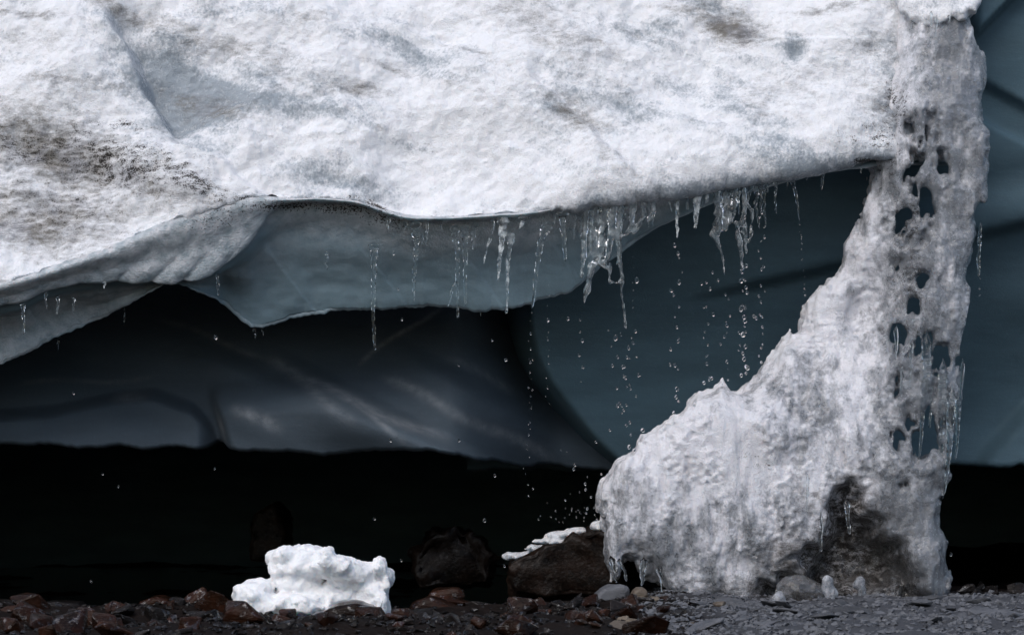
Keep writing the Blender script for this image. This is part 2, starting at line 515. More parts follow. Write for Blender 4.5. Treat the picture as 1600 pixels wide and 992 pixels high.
gpart('snow_face', V, grid_faces(nr, nc), M_SNOW, {'dirt': np.clip(dirt, 0, 1).ravel(), 'speck': np.clip(speck, 0, 1).ravel(), 'clear': clear.ravel()})

# smooth ice hanging under the snow lip
pxs = np.concatenate([np.linspace(-900, -60, 60, endpoint=False), np.linspace(-60, 1500, 620)])
yl, l_, s_, e_ = YL(np.minimum(pxs, 1420)), L(pxs), S(pxs), E(pxs)
rag = lambda v, a, b: a * perlin(np.stack([v / 33.0, 0 * v, 0 * v + 3.3], 1), 21) + b * perlin(np.stack([v / 9.0, 0 * v, 0 * v + 7.7], 1), 23)
e_ = e_ + rag(pxs, 4.5, 2.5) * (1 - sstep(950, 1050, pxs))
gap = np.clip((e_ - s_) / 60.0, 0, 1)           # how much band there is
left = 1 - sstep(230, 470, pxs)
lefts = 1 - sstep(385, 470, pxs)                 # scalloped part
ys = yl + 0.05 + 0.05 * left
ye = ys + 0.04 + 0.20 * gap
s_ = s_ * lefts + (l_ - 4) * (1 - lefts)
ya = yl + 0.022
ys = ys + 0.012 * (1 - left)
wl = 1 - sstep(700, 860, pxs)      # here the snow melts into the ice without a ledge
ya = ya * (1 - wl) + (yl + 0.009) * wl
ctrl = [rowpts(pxs, l_ - 13, ya + 0.10), rowpts(pxs, l_ - 7, ya), rowpts(pxs, (l_ + s_) / 2, (ya + ys) / 2 + 0.01 * left),
        rowpts(pxs, s_, ys), rowpts(pxs, s_ - 2 - 6 * left, ys + 0.02 + 0.02 * left),
        rowpts(pxs, s_ + 0.10 * (e_ - s_), ys + 0.05 + 0.02 * left),
        rowpts(pxs, s_ + 0.55 * (e_ - s_), ys + 0.03 + 0.14 * gap + 0.05 * left),
        rowpts(pxs, e_ - 4 * gap, ye), rowpts(pxs, e_, ye + 0.02), rowpts(pxs, e_ - 10, ye + 0.08),
        rowpts(pxs, e_ - 45, ye + 0.35), rowpts(pxs, e_ * 0 + 200, np.full_like(pxs, 2.4))]
V = catmull(ctrl, [5, 10, 16, 8, 8, 30, 40, 8, 8, 16, 20])
nr, nc = V.shape[:2]
PXg = 800 + V[..., 0] / K * D / (D + V[..., 1])
PYg = PYH - (V[..., 2] - ZC) / K * D / (D + V[..., 1])
N = grid_normals(V)
ii = int(np.argmin(abs(pxs - 500)))
if N[70, ii, 1] > 0: N = -N
pt = V.reshape(-1, 3).astype(np.float32)
rowi = np.arange(nr)[:, None] * np.ones((1, nc))
inscal = lefts[None, :] * (1 - sstep(38, 46, rowi))
# curved flutes of the grey underside
ph = (PXg + 0.9 * (PYg - 440)) / 46.0 + 0.25 * np.sin(PXg / 61.0)
flute = np.abs(np.sin(ph * math.pi)) ** 0.7
disp = inscal * sstep(4, 26, rowi) * 0.017 * (flute - 0.5) * (0.25 + 0.75 * sstep(140, 230, PXg)) * (1 - 0.8 * sstep(280, 370, PXg))
band = sstep(48, 60, rowi) * (1 - sstep(118, 126, rowi))
# overlapping scallops of the clear band
ph2 = (PXg - 0.75 * (PYg - 430)) / 150.0
saw = ph2 - np.floor(ph2)
disp = disp + band * gap[None, :] * (0.012 * (saw - 0.5) * sstep(0, 0.25, saw) + 0.035 * fbm(pt, 0.40, 2, 71, .5, (1.5, 1, 1)).reshape(nr, nc))
disp = disp + inscal * 0.003 * fbm(pt, 0.05, 3, 77, .6).reshape(nr, nc)
disp = disp + band * 0.007 * fbm(pt, 0.11, 2, 79, .5).reshape(nr, nc)
disp = disp + 0.0022 * fbm(pt, 0.05, 2, 75, .5, (2, 1, 1)).reshape(nr, nc)
V = V + N * disp[..., None]
frost_pale = np.clip(0.85 * inscal * (1 - 0.5 * sstep(12, 40, rowi)) + 0.75 * (1 - sstep(0, 60, PYg - l_[None, :])) * (1 - inscal) * sstep(360, 420, PXg) * (1 - sstep(1000, 1080, PXg)), 0, 1)
frost_pale = np.clip(frost_pale + band * 0.30 * (1 - sstep(0, 0.75, (PYg - s_[None, :]) / np.maximum(e_ - s_, 6)[None, :])) + band * 0.50 * (1 - sstep(140, 330, PXg)), 0, 1)
frost_pale = np.clip(frost_pale + 0.35 * (1 - sstep(0, 5, np.abs(PYg - e_[None, :]))) * band, 0, 1)
frost_pale = np.maximum(frost_pale, 1 - sstep(6, 34, rowi + 9 * fbm(pt, 0.08, 2, 83).reshape(nr, nc)))
sp2 = blobs(PXg, PYg, [(440, 322, 70, 8, 0, .8), (540, 326, 60, 9, 0, .8), (600, 340, 50, 16, 20, .6), (340, 340, 60, 20, -20, .35)])
gpart('ice_overhang', V, grid_faces(nr, nc), M_ICE, {'frost_pale': frost_pale.ravel(), 'speck': sp2.ravel()})

# inner walls, their undersides and the deep roof of the cave
def wall(name, pxs, top_py, bot, depth, disp_fn, nrow, mat, roof=True, pale_fn=None):
    t = np.linspace(0, 1, nrow)[:, None]
    PXw = np.broadcast_to(pxs[None, :], (nrow, len(pxs))).copy()
    PYw = top_py + ((bot(pxs) + rag(pxs, 5.0, 2.0))[None, :] - top_py) * t
    Y = depth(PXw, PYw)
    x, y, z = P(PXw, PYw, Y)
    W = np.stack([x, Y, z], -1)
    d = disp_fn(PXw, PYw, W.reshape(-1, 3))
    W[..., 1] -= d
    fr = pale_fn(PXw, PYw) if pale_fn else np.zeros_like(PXw)
    if roof:
        last = W[-1]
        extra = []
        for dy, dz in ((0.02, -0.012), (0.06, -0.016), (0.14, -0.008), (0.4, 0.03), (1.2, 0.08), (3.0, 0.15), (7.5, 0.2)):
            e = last.copy(); e[:, 1] += dy; e[:, 2] += dz; extra.append(e)
        W = np.concatenate([W, np.array(extra)], 0)
        fr = np.concatenate([fr, np.zeros((len(extra), len(pxs)))], 0)
    return gpart(name, W, grid_faces(W.shape[0], W.shape[1]), mat, {'frost_pale': fr.ravel(), 'speck': np.zeros(fr.size)})

B = smoothlin([(-1500, 690), (0, 690), (170, 693), (320, 697), (336, 688), (344, 680), (354, 694), (380, 700), (470, 704), (518, 709), (560, 701), (600, 697),
               (680, 701), (750, 712), (820, 725), (870, 722), (905, 726), (1000, 735), (1300, 735)], 5)
def d_a(px, py):
    return 1.12 + 0.45 * sstep(700, 880, px) - 0.28 * sstep(460, 690, py) - 0.15 * np.exp(-((px - 650) / 260) ** 2) * sstep(480, 640, py) + 0.25 * sstep(700, 950, px) * (1 - sstep(560, 720, py))
def w_a(px, py, pt):
    r = np.stack([pt[:, 0] * .92 - pt[:, 2] * .40, pt[:, 1], pt[:, 0] * .40 + pt[:, 2] * .92], 1)
    o = 0.10 * fbm(r, 0.8, 2, 81, .4, (2.2, 1, 0.6)).reshape(px.shape)
    for ax_, ay_, sl_, dp in ((470, 585, .52, .10), (330, 560, .40, .07), (640, 560, .55, .08)):
        v = py - (ay_ + (px - ax_) * sl_)
        o += dp * sstep(-30, 8, v) * (1 - sstep(8, 110, v)) * sstep(ax_ - 60, ax_ + 60, px) * (1 - sstep(780, 880, px))
    # lobes at the left and the crease between them
    cre = lin([(-400, 650), (0, 640), (90, 632), (180, 612), (240, 606), (300, 628), (330, 655), (345, 690)])(px)
    o += 0.13 * sstep(-3, 24, py - cre) * (1 - sstep(310, 345, px))
    o += 0.16 * sstep(0, 26, px - lin([(600, 318), (650, 330), (700, 345)])(py)) * (1 - sstep(380, 620, px)) * sstep(590, 650, py)
    
    return o
def seams_sheen(px, py):
    o = np.zeros_like(px)
    for ax_, ay_, bx_, by_, wd, am in [(560, 570, 690, 478, 3.5, .35), (470, 590, 700, 690, 7, .3), (520, 610, 640, 690, 5, .3), (600, 590, 860, 715, 8, .3), (340, 640, 350, 690, 5, .4), (370, 640, 440, 672, 9, .5),  # the strongest streak is a grey reflection painted onto the ice
                                      (180, 622, 225, 626, 8, .35), (420, 560, 560, 660, 9, .2), (700, 560, 800, 610, 6, .2), (250, 500, 420, 560, 5, .12), (30, 600, 240, 590, 4, .12)]:
        e = np.array([bx_ - ax_, by_ - ay_], float); ln = np.hypot(*e); e /= ln
        t = (px - ax_) * e[0] + (py - ay_) * e[1]; n = -(px - ax_) * e[1] + (py - ay_) * e[0] + 4 * np.sin(t / 31.0)
        o = np.maximum(o, 0.55 * am * np.exp(-(n / wd) ** 2) * sstep(-15, 25, t) * (1 - sstep(ln - 25, ln + 15, t)))
    return o
wall('inner_ice_wall', np.linspace(-900, 1080, 560), 330.0, B, d_a, w_a, 190, M_WALLA, True, seams_sheen)

edge = lin([(300, 770), (440, 800), (485, 808), (520, 811), (560, 821), (600, 843), (630, 866), (660, 890), (690, 915), (715, 943), (740, 975)])
B2 = smoothlin([(700, 728), (960, 730), (1200, 728), (1400, 724), (1480, 722), (1540, 724), (1640, 722), (2600, 722)], 8)
def d_b(px, py):
    q = px - edge(py)
    curl = 0.75 * (1 - sstep(-40, 26, q))
    return 0.50 + curl + 0.50 * sstep(100, 720, py) + 0.45 * sstep(1700, 2100, px)
def w_b(px, py, pt):
    r = np.stack([pt[:, 0] * .95 + pt[:, 2] * .25, pt[:, 1], -pt[:, 0] * .25 + pt[:, 2] * .95], 1)
    o = 0.07 * fbm(r, 1.0, 2, 91, .4, (2.2, 1, 0.6)).reshape(px.shape)
    k1 = 445 - (px - 1170) * 0.22          # long ledge
    o += 0.10 * sstep(1050, 1180, px) * (sstep(-90, -6, py - k1) - sstep(-6, 10, py - k1))
    k2 = 128 + (px - 1540) * 0.55
    o += -0.06 * (sstep(-6, 6, py - k2) - sstep(50, 66, py - k2)) * sstep(1500, 1530, px)
    k3 = 40 - (px - 1540) * 1.0
    o += 0.12 * (1 - sstep(-6, 6, py - k3)) * sstep(1500, 1530, px)
    o += 0.10 * sstep(0, 40, py - (690 - (px - 1540) * 1.1)) * sstep(1500, 1540, px)
    return o
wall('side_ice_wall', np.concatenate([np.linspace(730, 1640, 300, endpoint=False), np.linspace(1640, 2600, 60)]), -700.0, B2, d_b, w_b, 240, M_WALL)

# closed dark body behind: rear and end faces of the hollow
def slab(pts):
    return np.array(pts, float)
bk = slab([(-7.5, 8.4, -0.6), (7.5, 8.4, -0.6), (7.5, 8.4, 6), (-7.5, 8.4, 6), (-4.3, -0.1, 1.35), (-4.3, 8.4, 4.7), (-4.3, 8.4, -0.6), (-4.3, 0.9, -0.6),
           (4.9, 0.9, -0.6), (4.9, 8.4, -0.6), (4.9, 8.4, 5.5), (4.9, 1.2, 5.0), (-4.3, 0.4, 0.8), (-4.3, 2.6, 3.6)])
gpart('cave_back', bk, [(0, 1, 2, 3), (7, 6, 5, 13, 4, 12), (8, 9, 10, 11)], M_WALL, {'frost_pale': np.zeros(len(bk)), 'speck': np.zeros(len(bk))})
tp = np.array([[-1.2 + 0, 2.2, 4.0], [7.5, 1.0, 4.05], [7.5, 8.5, 5.6], [-1.2, 8.5, 5.0]])
gpart('upper_ice', tp, [(0, 1, 2, 3)], M_SNOW, {'dirt': np.zeros(4), 'speck': np.zeros(4), 'clear': np.zeros(4)})

# ------------------------------------------------------------------ column of ice
def extrude_sdf(d2, front, back, r, yv):
    Y = yv[None, :, None]
    dy = np.maximum(front[:, None, :] - Y, Y - back[:, None, :])
    a = (r - d2)[:, None, :]; b = dy + r[:, None, :]
    return (np.sqrt(np.maximum(a, 0) ** 2 + np.maximum(b, 0) ** 2) - r[:, None, :] + np.minimum(np.maximum(a, b), 0)).astype(np.float32)

def band_noise(d, axes, width, fn):
    idx = np.argwhere(np.abs(d) < width)
    p = np.stack([axes[i][idx[:, i]] for i in range(3)], 1).astype(np.float32)
    d[idx[:, 0], idx[:, 1], idx[:, 2]] += fn(p).astype(np.float32)
    return d

SIL = [(1350, -90), (1370, 120), (1366, 235), (1376, 262), (1374, 292), (1352, 345), (1337, 375), (1326, 418), (1305, 430), (1276, 464), (1256, 510),
       (1226, 535), (1210, 560), (1186, 600), (1165, 612), (1148, 612), (1132, 596), (1118, 608), (1090, 615), (1068, 642), (1040, 666),
       (1012, 690), (998, 708), (968, 726), (950, 760), (946, 800), (950, 870), (958, 905), (968, 902), (978, 872), (998, 868), (1012, 900), (1036, 915), (1058, 935),
       (1085, 945), (1125, 940), (1150, 960), (1476, 960), (1478, 905), (1470, 868), (1477, 848), (1466, 812), (1470, 775), (1478, 750), (1482, 700), (1492, 690),
       (1500, 610), (1505, 545), (1515, 487), (1519, 470), (1513, 430), (1528, 385), (1542, 290), (1544, 200), (1537, 100), (1535, 40), (1525, -90)]
def ell(cx, cy, rx, ry, a=0.0, n=14):
    return [(cx + rx * math.cos(t) * math.cos(a) - ry * math.sin(t) * math.sin(a), cy + rx * math.cos(t) * math.sin(a) + ry * math.sin(t) * math.cos(a)) for t in np.linspace(0, 2 * math.pi, n, endpoint=False)]
HOLES = [ell(1431, 195, 11, 15), ell(1453, 200, 7, 26, .2), ell(1437, 252, 6, 13), ell(1433, 296, 5, 12), ell(1444, 320, 10, 26, .1),
         ell(1416, 345, 10, 22, .25), ell(1418, 376, 8, 15), ell(1448, 372, 5, 12), ell(1445, 436, 17, 12),
         [(1392, 522), (1400, 512), (1424, 512), (1420, 535), (1408, 562), (1394, 565)], ell(1431, 548, 9, 22, .2), ell(1424, 590, 8, 18, -.2),
         [(1452, 610), (1462, 622), (1464, 650), (1462, 688), (1470, 700), (1458, 716), (1428, 720), (1426, 690), (1436, 655)],
         [(1463, 560), (1467, 590), (1460, 640), (1452, 625), (1458, 590)],
         [(1474, 735), (1479, 745), (1478, 768), (1472, 760)], ell(1410, 757, 5, 4), ell(1424, 275, 6, 15, .1), ell(1457, 340, 6, 22, -.1), ell(1408, 415, 4, 14), ell(1428, 478, 5, 10),
         ell(1406, 598, 6, 24, .1), ell(1448, 545, 5, 20), ell(1477, 640, 4, 36, .05), ell(1489, 705, 4, 22, .1), ell(1418, 650, 5, 18, -.1), ell(1468, 770, 5, 10), ell(1400, 690, 4, 12), ell(1475, 250, 4, 14), ell(1470, 560, 4, 16)]
h = 0.0068
lo, ax = volume(((925 - 800) * K, -0.48, -0.09), ((1575 - 800) * K, 0.52, zz(-90)), h)
X2, Z2 = np.meshgrid(ax[0], ax[2], indexing='ij')
px2 = 800 + X2 / K; py2 = PYH - (Z2 - ZC) / K
q2 = np.stack([X2.ravel(), 0 * X2.ravel(), Z2.ravel()], 1)
wx_ = fbm(q2, 0.050, 3, 145, .65, (1, 1, 2.2)).reshape(X2.shape); wz_ = fbm(q2, 0.055, 3, 149, .6).reshape(X2.shape)
d2 = poly_sdf(pxpoly(SIL), X2 + 0.010 * wx_, Z2 + 0.010 * wz_)
for hp in HOLES:
    d2 = np.minimum(d2, -poly_sdf(pxpoly(hp), X2 + 0.026 * wx_, Z2 + 0.018 * wz_))
# depth of the front and the back surface
snowslope = 0.06 + np.maximum(0, (250 - 90 - py2) * K * 0.62) + np.clip((250 - py2) / 90, 0, 1) * 0.06
right = sstep(1385, 1520, px2)
front_up = (snowslope * 1.0 + 0.07 - 0.12 * sstep(1372, 1455, px2)) * (1 - right) + (-0.03 + 0.45 * snowslope) * right
front_low = -0.33 + 0.46 * np.clip(Z2, 0, 1.1) - 0.06 * np.exp(-((px2 - 1080) / 120) ** 2)
front_low = np.maximum(front_low, -0.05)
fl_right = -0.14 + 0.10 * np.clip(Z2, 0, 1.3)
front_low = front_low * (1 - sstep(1340, 1450, px2)) + fl_right * sstep(1340, 1450, px2)
w = sstep(1.05, 1.55, Z2)
front = front_low * (1 - w) + front_up * w
ARCH = [(1165, 960), (1195, 905), (1240, 880), (1262, 830), (1300, 780), (1322, 745), (1350, 762), (1375, 800), (1402, 825), (1420, 870), (1450, 930), (1455, 960)]
def arch_sdf(x, z):
    q = np.stack([np.ravel(x), 0 * np.ravel(x), np.ravel(z)], 1)
    a, b = fbm(q, 0.17, 3, 301, .6).reshape(np.shape(x)), fbm(q, 0.17, 3, 305, .6).reshape(np.shape(x))
    return poly_sdf(pxpoly(ARCH), x + 0.075 * a, z + 0.075 * b)
arch = arch_sdf(X2, Z2)
front = front + 0.22 * sstep(-0.02, 0.13, arch)
front = front + 0.10 * sstep(-0.01, 0.06, poly_sdf(pxpoly([(985, 960), (1000, 885), (1020, 862), (1040, 880), (1065, 960)]), X2, Z2))
thick = 0.30 + 0.25 * (1 - sstep(0.2, 1.1, Z2))
thick = thick * (1 - 0.68 * sstep(1360, 1410, px2) * sstep(0.42, 0.6, Z2) * (1 - sstep(2.0, 2.25, Z2)))
thick = np.where(py2 < 250, thick + 0.1, thick)
back = np.minimum(front + thick, 0.47)
rr = np.clip(0.05 + 0.06 * (1 - sstep(1330, 1400, px2)), 0.02, 0.11)
d = extrude_sdf(d2, front, back, rr, ax[1])
def colnoise(p):
    px = 800 + p[:, 0] / K
    rgt = sstep(1340, 1440, px)
    n = 0.032 * fbm(p, 0.16, 2, 101, .5, (1, 1, 1.6)) + 0.011 * fbm(p, 0.055, 2, 111, .5, (1, 1, 2.6)) * (0.7 + 0.6 * rgt)
    py = PYH - (p[:, 2] - ZC) / K
    lay = np.exp(-((px - 1275) / 60) ** 2 - ((py - 500) / 70) ** 2)
    n = n + 0.010 * lay * fbm(p, 0.03, 2, 135, .5, (3, 3, .6))
    edge_ = np.clip((1330 - px) / 200, 0, 1)
    patch = sstep(-0.25, 0.35, fbm(p, 0.20, 2, 123))             # crystals here, smooth wet ice there
    n = n + (0.002 + 0.008 * patch) * fbm(p, 0.030, 2, 121, .6)
    n = n + 0.010 * (1 - patch) * fbm(p, 0.028, 2, 127, .5, (1, 1, 6.0))
    n = n - 0.011 * edge_ * sstep(0.3, 0.9, patch) * np.abs(fbm(p, 0.026, 2, 131))
    return n
d = band_noise(d, ax, 0.07, colnoise)
pts, quads = iso_mesh(d, lo, h)
def col_attrs(pts):
    px = 800 + pts[:, 0] / K * D / (D + pts[:, 1]); py = PYH - (pts[:, 2] - ZC) / K * D / (D + pts[:, 1])
    n = fbm(pts, 0.16, 3, 141, .6)
    dirt = blobs(px, py, [(1300, 890, 110, 70, 0, 1.0), (1325, 810, 60, 60, 0, .95), (1230, 880, 60, 60, 0, .85), (1380, 890, 60, 60, 0, .85), (1190, 740, 70, 30, 10, .22), (1430, 330, 40, 200, 0, .20),
                          (1430, 470, 40, 70, 0, .28), (1100, 650, 90, 20, 5, .10), (1400, 180, 30, 80, 0, .2), (1290, 750, 60, 30, -30, .25), (1200, 920, 120, 26, 0, .7), (1440, 925, 60, 24, 0, .6)])
    speck = blobs(px, py, [(1400, 170, 35, 60, 0, .7), (1390, 260, 40, 60, 0, .65), (1420, 350, 45, 80, 0, .75), (1425, 440, 50, 60, 0, .8), (1415, 515, 40, 16, 0, .9), (1440, 570, 30, 30, 0, .5),
                           (1330, 860, 110, 90, 0, .75), (1310, 330, 60, 60, 0, .5), (1190, 720, 60, 26, 15, .55), (1280, 540, 60, 40, 0, .25), (1150, 780, 80, 60, 0, .3)])
    clear = 0.27 + 0.57 * (sstep(1330, 1420, px) * sstep(150, 320, py) + sstep(1390, 1480, px) * (1 - sstep(150, 320, py))) + 0.25 * n + 0.22 * sstep(720, 880, py)
    clear = clear + 0.35 * np.exp(-((px - 1260) / 60) ** 2 - ((py - 640) / 90) ** 2) + 0.25 * np.exp(-((px - 1010) / 80) ** 2 - ((py - 860) / 50) ** 2)
    clear = clear - 0.45 * np.exp(-((px - 1090) / 110) ** 2 - ((py - 690) / 60) ** 2) - 0.25 * np.exp(-((px - 1260) / 60) ** 2 - ((py - 490) / 50) ** 2)
    clear = clear + 0.25 * sstep(1420, 1470, px) * sstep(480, 560, py)
    clear = clear + 0.38 * fbm(pts, 0.06, 3, 147, .6, (1, 1, 2.6))
    am = arch_sdf((px - 800) * K, zz(py)) / K
    dirt = np.maximum(dirt, 1.0 * sstep(-60, 60, am))
    speck = np.maximum(speck, 0.8 * sstep(-20, 20, am))
    for hp in HOLES:
        cx = sum(q[0] for q in hp) / len(hp); cy = sum(q[1] for q in hp) / len(hp); rx = max(q[0] for q in hp) - cx; ry = max(q[1] for q in hp) - cy
        clear = clear + 0.35 * np.exp(-(((px - cx) / (rx + 9)) ** 2 + ((py - cy) / (ry + 9)) ** 2) ** 2)
    return {'dirt': np.clip(dirt + 0.15 * n * (dirt > .1), 0, 1), 'speck': np.clip(speck, 0, 1), 'clear': np.clip(clear, 0, 1)}
colm = empty('ice_column', ((1300 - 800) * K, 0, 0))
tag(colm, 'grey pitted ice column flaring into a snowy mound on the gravel', 'ice column')
make_obj('pillar', pts - np.array(colm.location), quads, M_COLSNOW, colm, col_attrs(pts))

# snow cap overhanging the column's top right
lo, ax = volume(((1380 - 800) * K, -0.15, zz(45)), ((1570 - 800) * K, 1.0, zz(-130)), 0.0075)
X2, Z2 = np.meshgrid(ax[0], ax[2], indexing='ij')
px2 = 800 + X2 / K; py2 = PYH - (Z2 - ZC) / K
d2 = poly_sdf(pxpoly([(1395, -120), (1420, 5), (1452, 24), (1474, 30), (1494, 22), (1514, 22), (1521, 12), (1531, 14), (1543, -8), (1556, -120)]), X2, Z2)
sl_ = 0.02 + 0.25 * np.clip((60 - py2) / 200, 0, 1)
d = extrude_sdf(d2, sl_ + 0.12 * sstep(1500, 1440, px2), np.full_like(sl_, 0.95), np.full_like(sl_, 0.05), ax[1])
d = band_noise(d, ax, 0.06, lambda p: 0.016 * fbm(p, 0.09, 2, 151) + 0.009 * fbm(p, 0.03, 2, 161))
pts, quads = iso_mesh(d, lo, 0.0075)
z0 = np.zeros(len(pts))
gpart('snow_cap', pts, quads, M_SNOW, {'dirt': z0 + .12, 'speck': z0, 'clear': np.clip(0.25 + 0.3 * fbm(pts, .1, 2, 171), 0, 1)})

# ------------------------------------------------------------------ ground
gx = np.concatenate([np.linspace(-60, -4, 12), np.linspace(-3.5, 3.5, 220), np.linspace(4, 60, 12)])
gy = np.concatenate([np.linspace(-60, -4, 12), np.linspace(-3.4, 1.0, 150), np.linspace(1.1, 9.5, 60), np.linspace(12, 60, 6)])
GX, GY = np.meshgrid(gx, gy)
gp = np.stack([GX.ravel(), GY.ravel(), 0 * GX.ravel()], 1)
def ground_z(x, y):
    q = np.stack([np.ravel(x), np.ravel(y), 0 * np.ravel(x)], 1).astype(np.float32)
    z = 0.035 * fbm(q, 0.9, 2, 181) + 0.02 * fbm(q, 0.25, 2, 185)
    z = z + 0.03 * np.exp(-((q[:, 0] - 1.3) / 0.8) ** 2) * (1 - sstep(-1.5, 0.3, q[:, 1])) - 0.13 * sstep(-1.0, 0.1, q[:, 1]) * (1 - sstep(0.0, 0.6, q[:, 0])) - 0.05 * sstep(0.5, 1.4, q[:, 1])
    return z.reshape(np.shape(x))
GZ = ground_z(GX, GY) + 0.008 * fbm(gp, 0.06, 2, 191).reshape(GX.shape)
g = make_obj('ground', np.stack([GX, GY, GZ], -1).reshape(-1, 3), grid_faces(*GX.shape), M_GROUND)
tag(g, kind='structure')
wx, wy = np.meshgrid(np.linspace(-4.2, 0.35, 60), np.linspace(0.75, 7.5, 60))
wt, nt, b = new_mat('meltwater')
b.inputs['Base Color'].default_value = (0.012, 0.016, 0.02, 1)
b.inputs['Roughness'].default_value = 0.06
q = NB(nt)
q.l(q.bump(q.noise(q.pos((1, .5, 1)), 12, 3), 0.3, 0.02), b.inputs['Normal'])
o = make_obj('meltwater', np.stack([wx, wy, 0 * wx - 0.165], -1).reshape(-1, 3), grid_faces(*wx.shape), wt)
tag(o, kind='structure')

# ------------------------------------------------------------------ stones
def hull_mesh(name, pts, mat, smooth=False, sub=0, rough=0.0, seed=0):
    bm = bmesh.new()
    for p in pts: bm.verts.new(p)
    r = bmesh.ops.convex_hull(bm, input=bm.verts)
    bmesh.ops.delete(bm, geom=[v for v in bm.verts if not v.link_faces], context='VERTS')
    bmesh.ops.dissolve_limit(bm, angle_limit=math.radians(8), verts=bm.verts, edges=bm.edges)
    if sub:
        bmesh.ops.bevel(bm, geom=bm.edges[:], offset=0.012, segments=1, profile=0.6, affect='EDGES')
        bmesh.ops.triangulate(bm, faces=bm.faces)
        bmesh.ops.subdivide_edges(bm, edges=bm.edges[:], cuts=sub, use_grid_fill=True)
        bm.normal_update()
        co = np.array([v.co for v in bm.verts], np.float32)
        n = rough * (fbm(co, 0.09, 3, 200 + seed, .55, (1, 1, .6)))
        for v, k in zip(bm.verts, n): v.co += v.normal * float(k)
    else:
        bmesh.ops.bevel(bm, geom=bm.edges[:], offset=0.06, segments=1, profile=0.6, affect='EDGES')
    me = bpy.data.meshes.new(name)
    bm.to_mesh(me); bm.free()
    me.polygons.foreach_set('use_smooth', np.full(len(me.polygons), smooth))
    me.materials.append(mat)
    return me

def rand_hull(name, mat, flat, n, seed):
    r = np.random.default_rng(seed)
    p = r.normal(size=(n, 3)); p /= np.linalg.norm(p, axis=1)[:, None]
    p *= r.uniform(0.75, 1.15, (n, 1))
    p = np.sign(p) * np.abs(p) ** 0.75
    p *= np.array([1.0, r.uniform(0.6, 0.9), flat])
    return hull_mesh(name, p.tolist(), mat)

LIB = {}
for key, mat, flats in (('wet', M_WETROCK, (.45, .7)), ('dark', M_DARKROCK, (.4, .75)), ('grey', M_GREYROCK, (.25, .55)), ('tan', M_TANROCK, (.5, .75))):
    LIB[key] = [rand_hull('stone', mat, rng.uniform(*flats), int(rng.integers(9, 14)), 300 + 20 * len(LIB) + k) for k in range(9)]

def stone(key, x, y, size, label, group=None, name='stone', sx=1.0, sz=1.0, rot=None, tilt=0.25, lift=0.25):
    me = LIB[key][int(rng.integers(0, 9))]
    o = bpy.data.objects.new(name, me)
    o.scale = (size * sx, size, size * sz)
    o.rotation_euler = (rng.normal(0, tilt), rng.normal(0, tilt), rng.uniform(0, 6.28) if rot is None else rot)
    o.location = (x, y, float(ground_z(np.array([x]), np.array([y]))[0]) + size * sz * lift)
    col.objects.link(o)
    return tag(o, label, 'stone', group)

placed = []
def free(x, y, r):
    for a, b, c in placed:
        if (a - x) ** 2 + ((b - y) * 1.0) ** 2 < (0.72 * (c + r)) ** 2: return False
    return True
def xyg(px, py, z=0.0):
    """ground point seen at photo pixel"""
    s = (ZC - z) / ((py - PYH) * K)
    return (px - 800) * K * s, D * s - D

# stones that stand out
def feature(name, ptspx, y0, y1, mat, label, rough=0.012, seed=1, cat='stone', smooth=True):
    """angular block: outline corners given at the front and, shrunk, at the back"""
    pts = []
    for a, b in ptspx:
        for y, k in ((y0, 0.93), (y0 + 0.2 * (y1 - y0), 1.0), (y1, 0.9)):
            cx = sum(q[0] for q in ptspx) / len(ptspx); cy = sum(q[1] for q in ptspx) / len(ptspx)
            x, _, z = P(cx + (a - cx) * k, cy + (b - cy) * k, (y0 + y1) / 2)
            pts.append((float(x), y, float(z)))
    base = np.array(pts).mean(0); base[2] = min(p[2] for p in pts)
    me = hull_mesh(name, [(np.array(p) - base).tolist() for p in pts], mat, smooth, 3, rough, seed)
    o = bpy.data.objects.new(name, me); o.location = base.tolist(); col.objects.link(o)
    placed.append((base[0], base[1], max(p[0] for p in pts) - base[0]))
    return tag(o, label, cat)

feature('boulder', [(792, 880), (830, 862), (870, 842), (920, 826), (948, 822), (975, 850), (985, 925), (880, 930), (800, 925)], 0.28, 0.75, M_BOULDER,
        'large wet brown boulder with a sloping top leaning against the ice column', 0.035, 3, 'boulder')
feature('boulder', [(650, 862), (672, 832), (712, 823), (742, 830), (752, 850), (772, 868), (765, 912), (655, 915)], 1.15, 1.6, M_BOULDER,
        'dim dark boulder standing back in the cave mouth', 0.05, 4, 'boulder')
feature('boulder', [(400, 800), (435, 782), (455, 815), (450, 875), (395, 875)], 3.2, 3.8, M_BOULDER,
        'barely lit boulder deep inside the black cave', 0.02, 5, 'boulder')
feature('stone', [(482, 962), (520, 945), (560, 937), (590, 945), (608, 975), (606, 1002), (500, 1002)], -1.75, -1.4, M_WETROCK,
        'rounded wet brown stone in front of the white snow chunk', 0.010, 6)
feature('stone', [(1088, 965), (1110, 938), (1150, 931), (1175, 945), (1190, 975), (1160, 990), (1095, 988)], -1.3, -1.05, M_GREYROCK,
        'smooth pale grey stone lying before the mound of the ice column', 0.006, 7)
feature('stone', [(925, 930), (945, 913), (975, 910), (984, 920), (980, 938), (930, 942)], -0.62, -0.42, M_GREYROCK,
        'flat grey stone under the dripping column foot beside the boulder', 0.006, 8)
feature('stone', [(984, 922), (1000, 914), (1015, 925), (1010, 940), (986, 940)], -0.70, -0.58, M_TANROCK,
        'blocky tan stone below the dripping icicles of the column foot', 0.004, 9)
feature('stone', [(1012, 932), (1022, 929), (1034, 934), (1033, 943), (1012, 944)], -0.78, -0.68, M_TANROCK,
        'small rounded tan pebble beside the blocky tan stone', 0.003, 10)
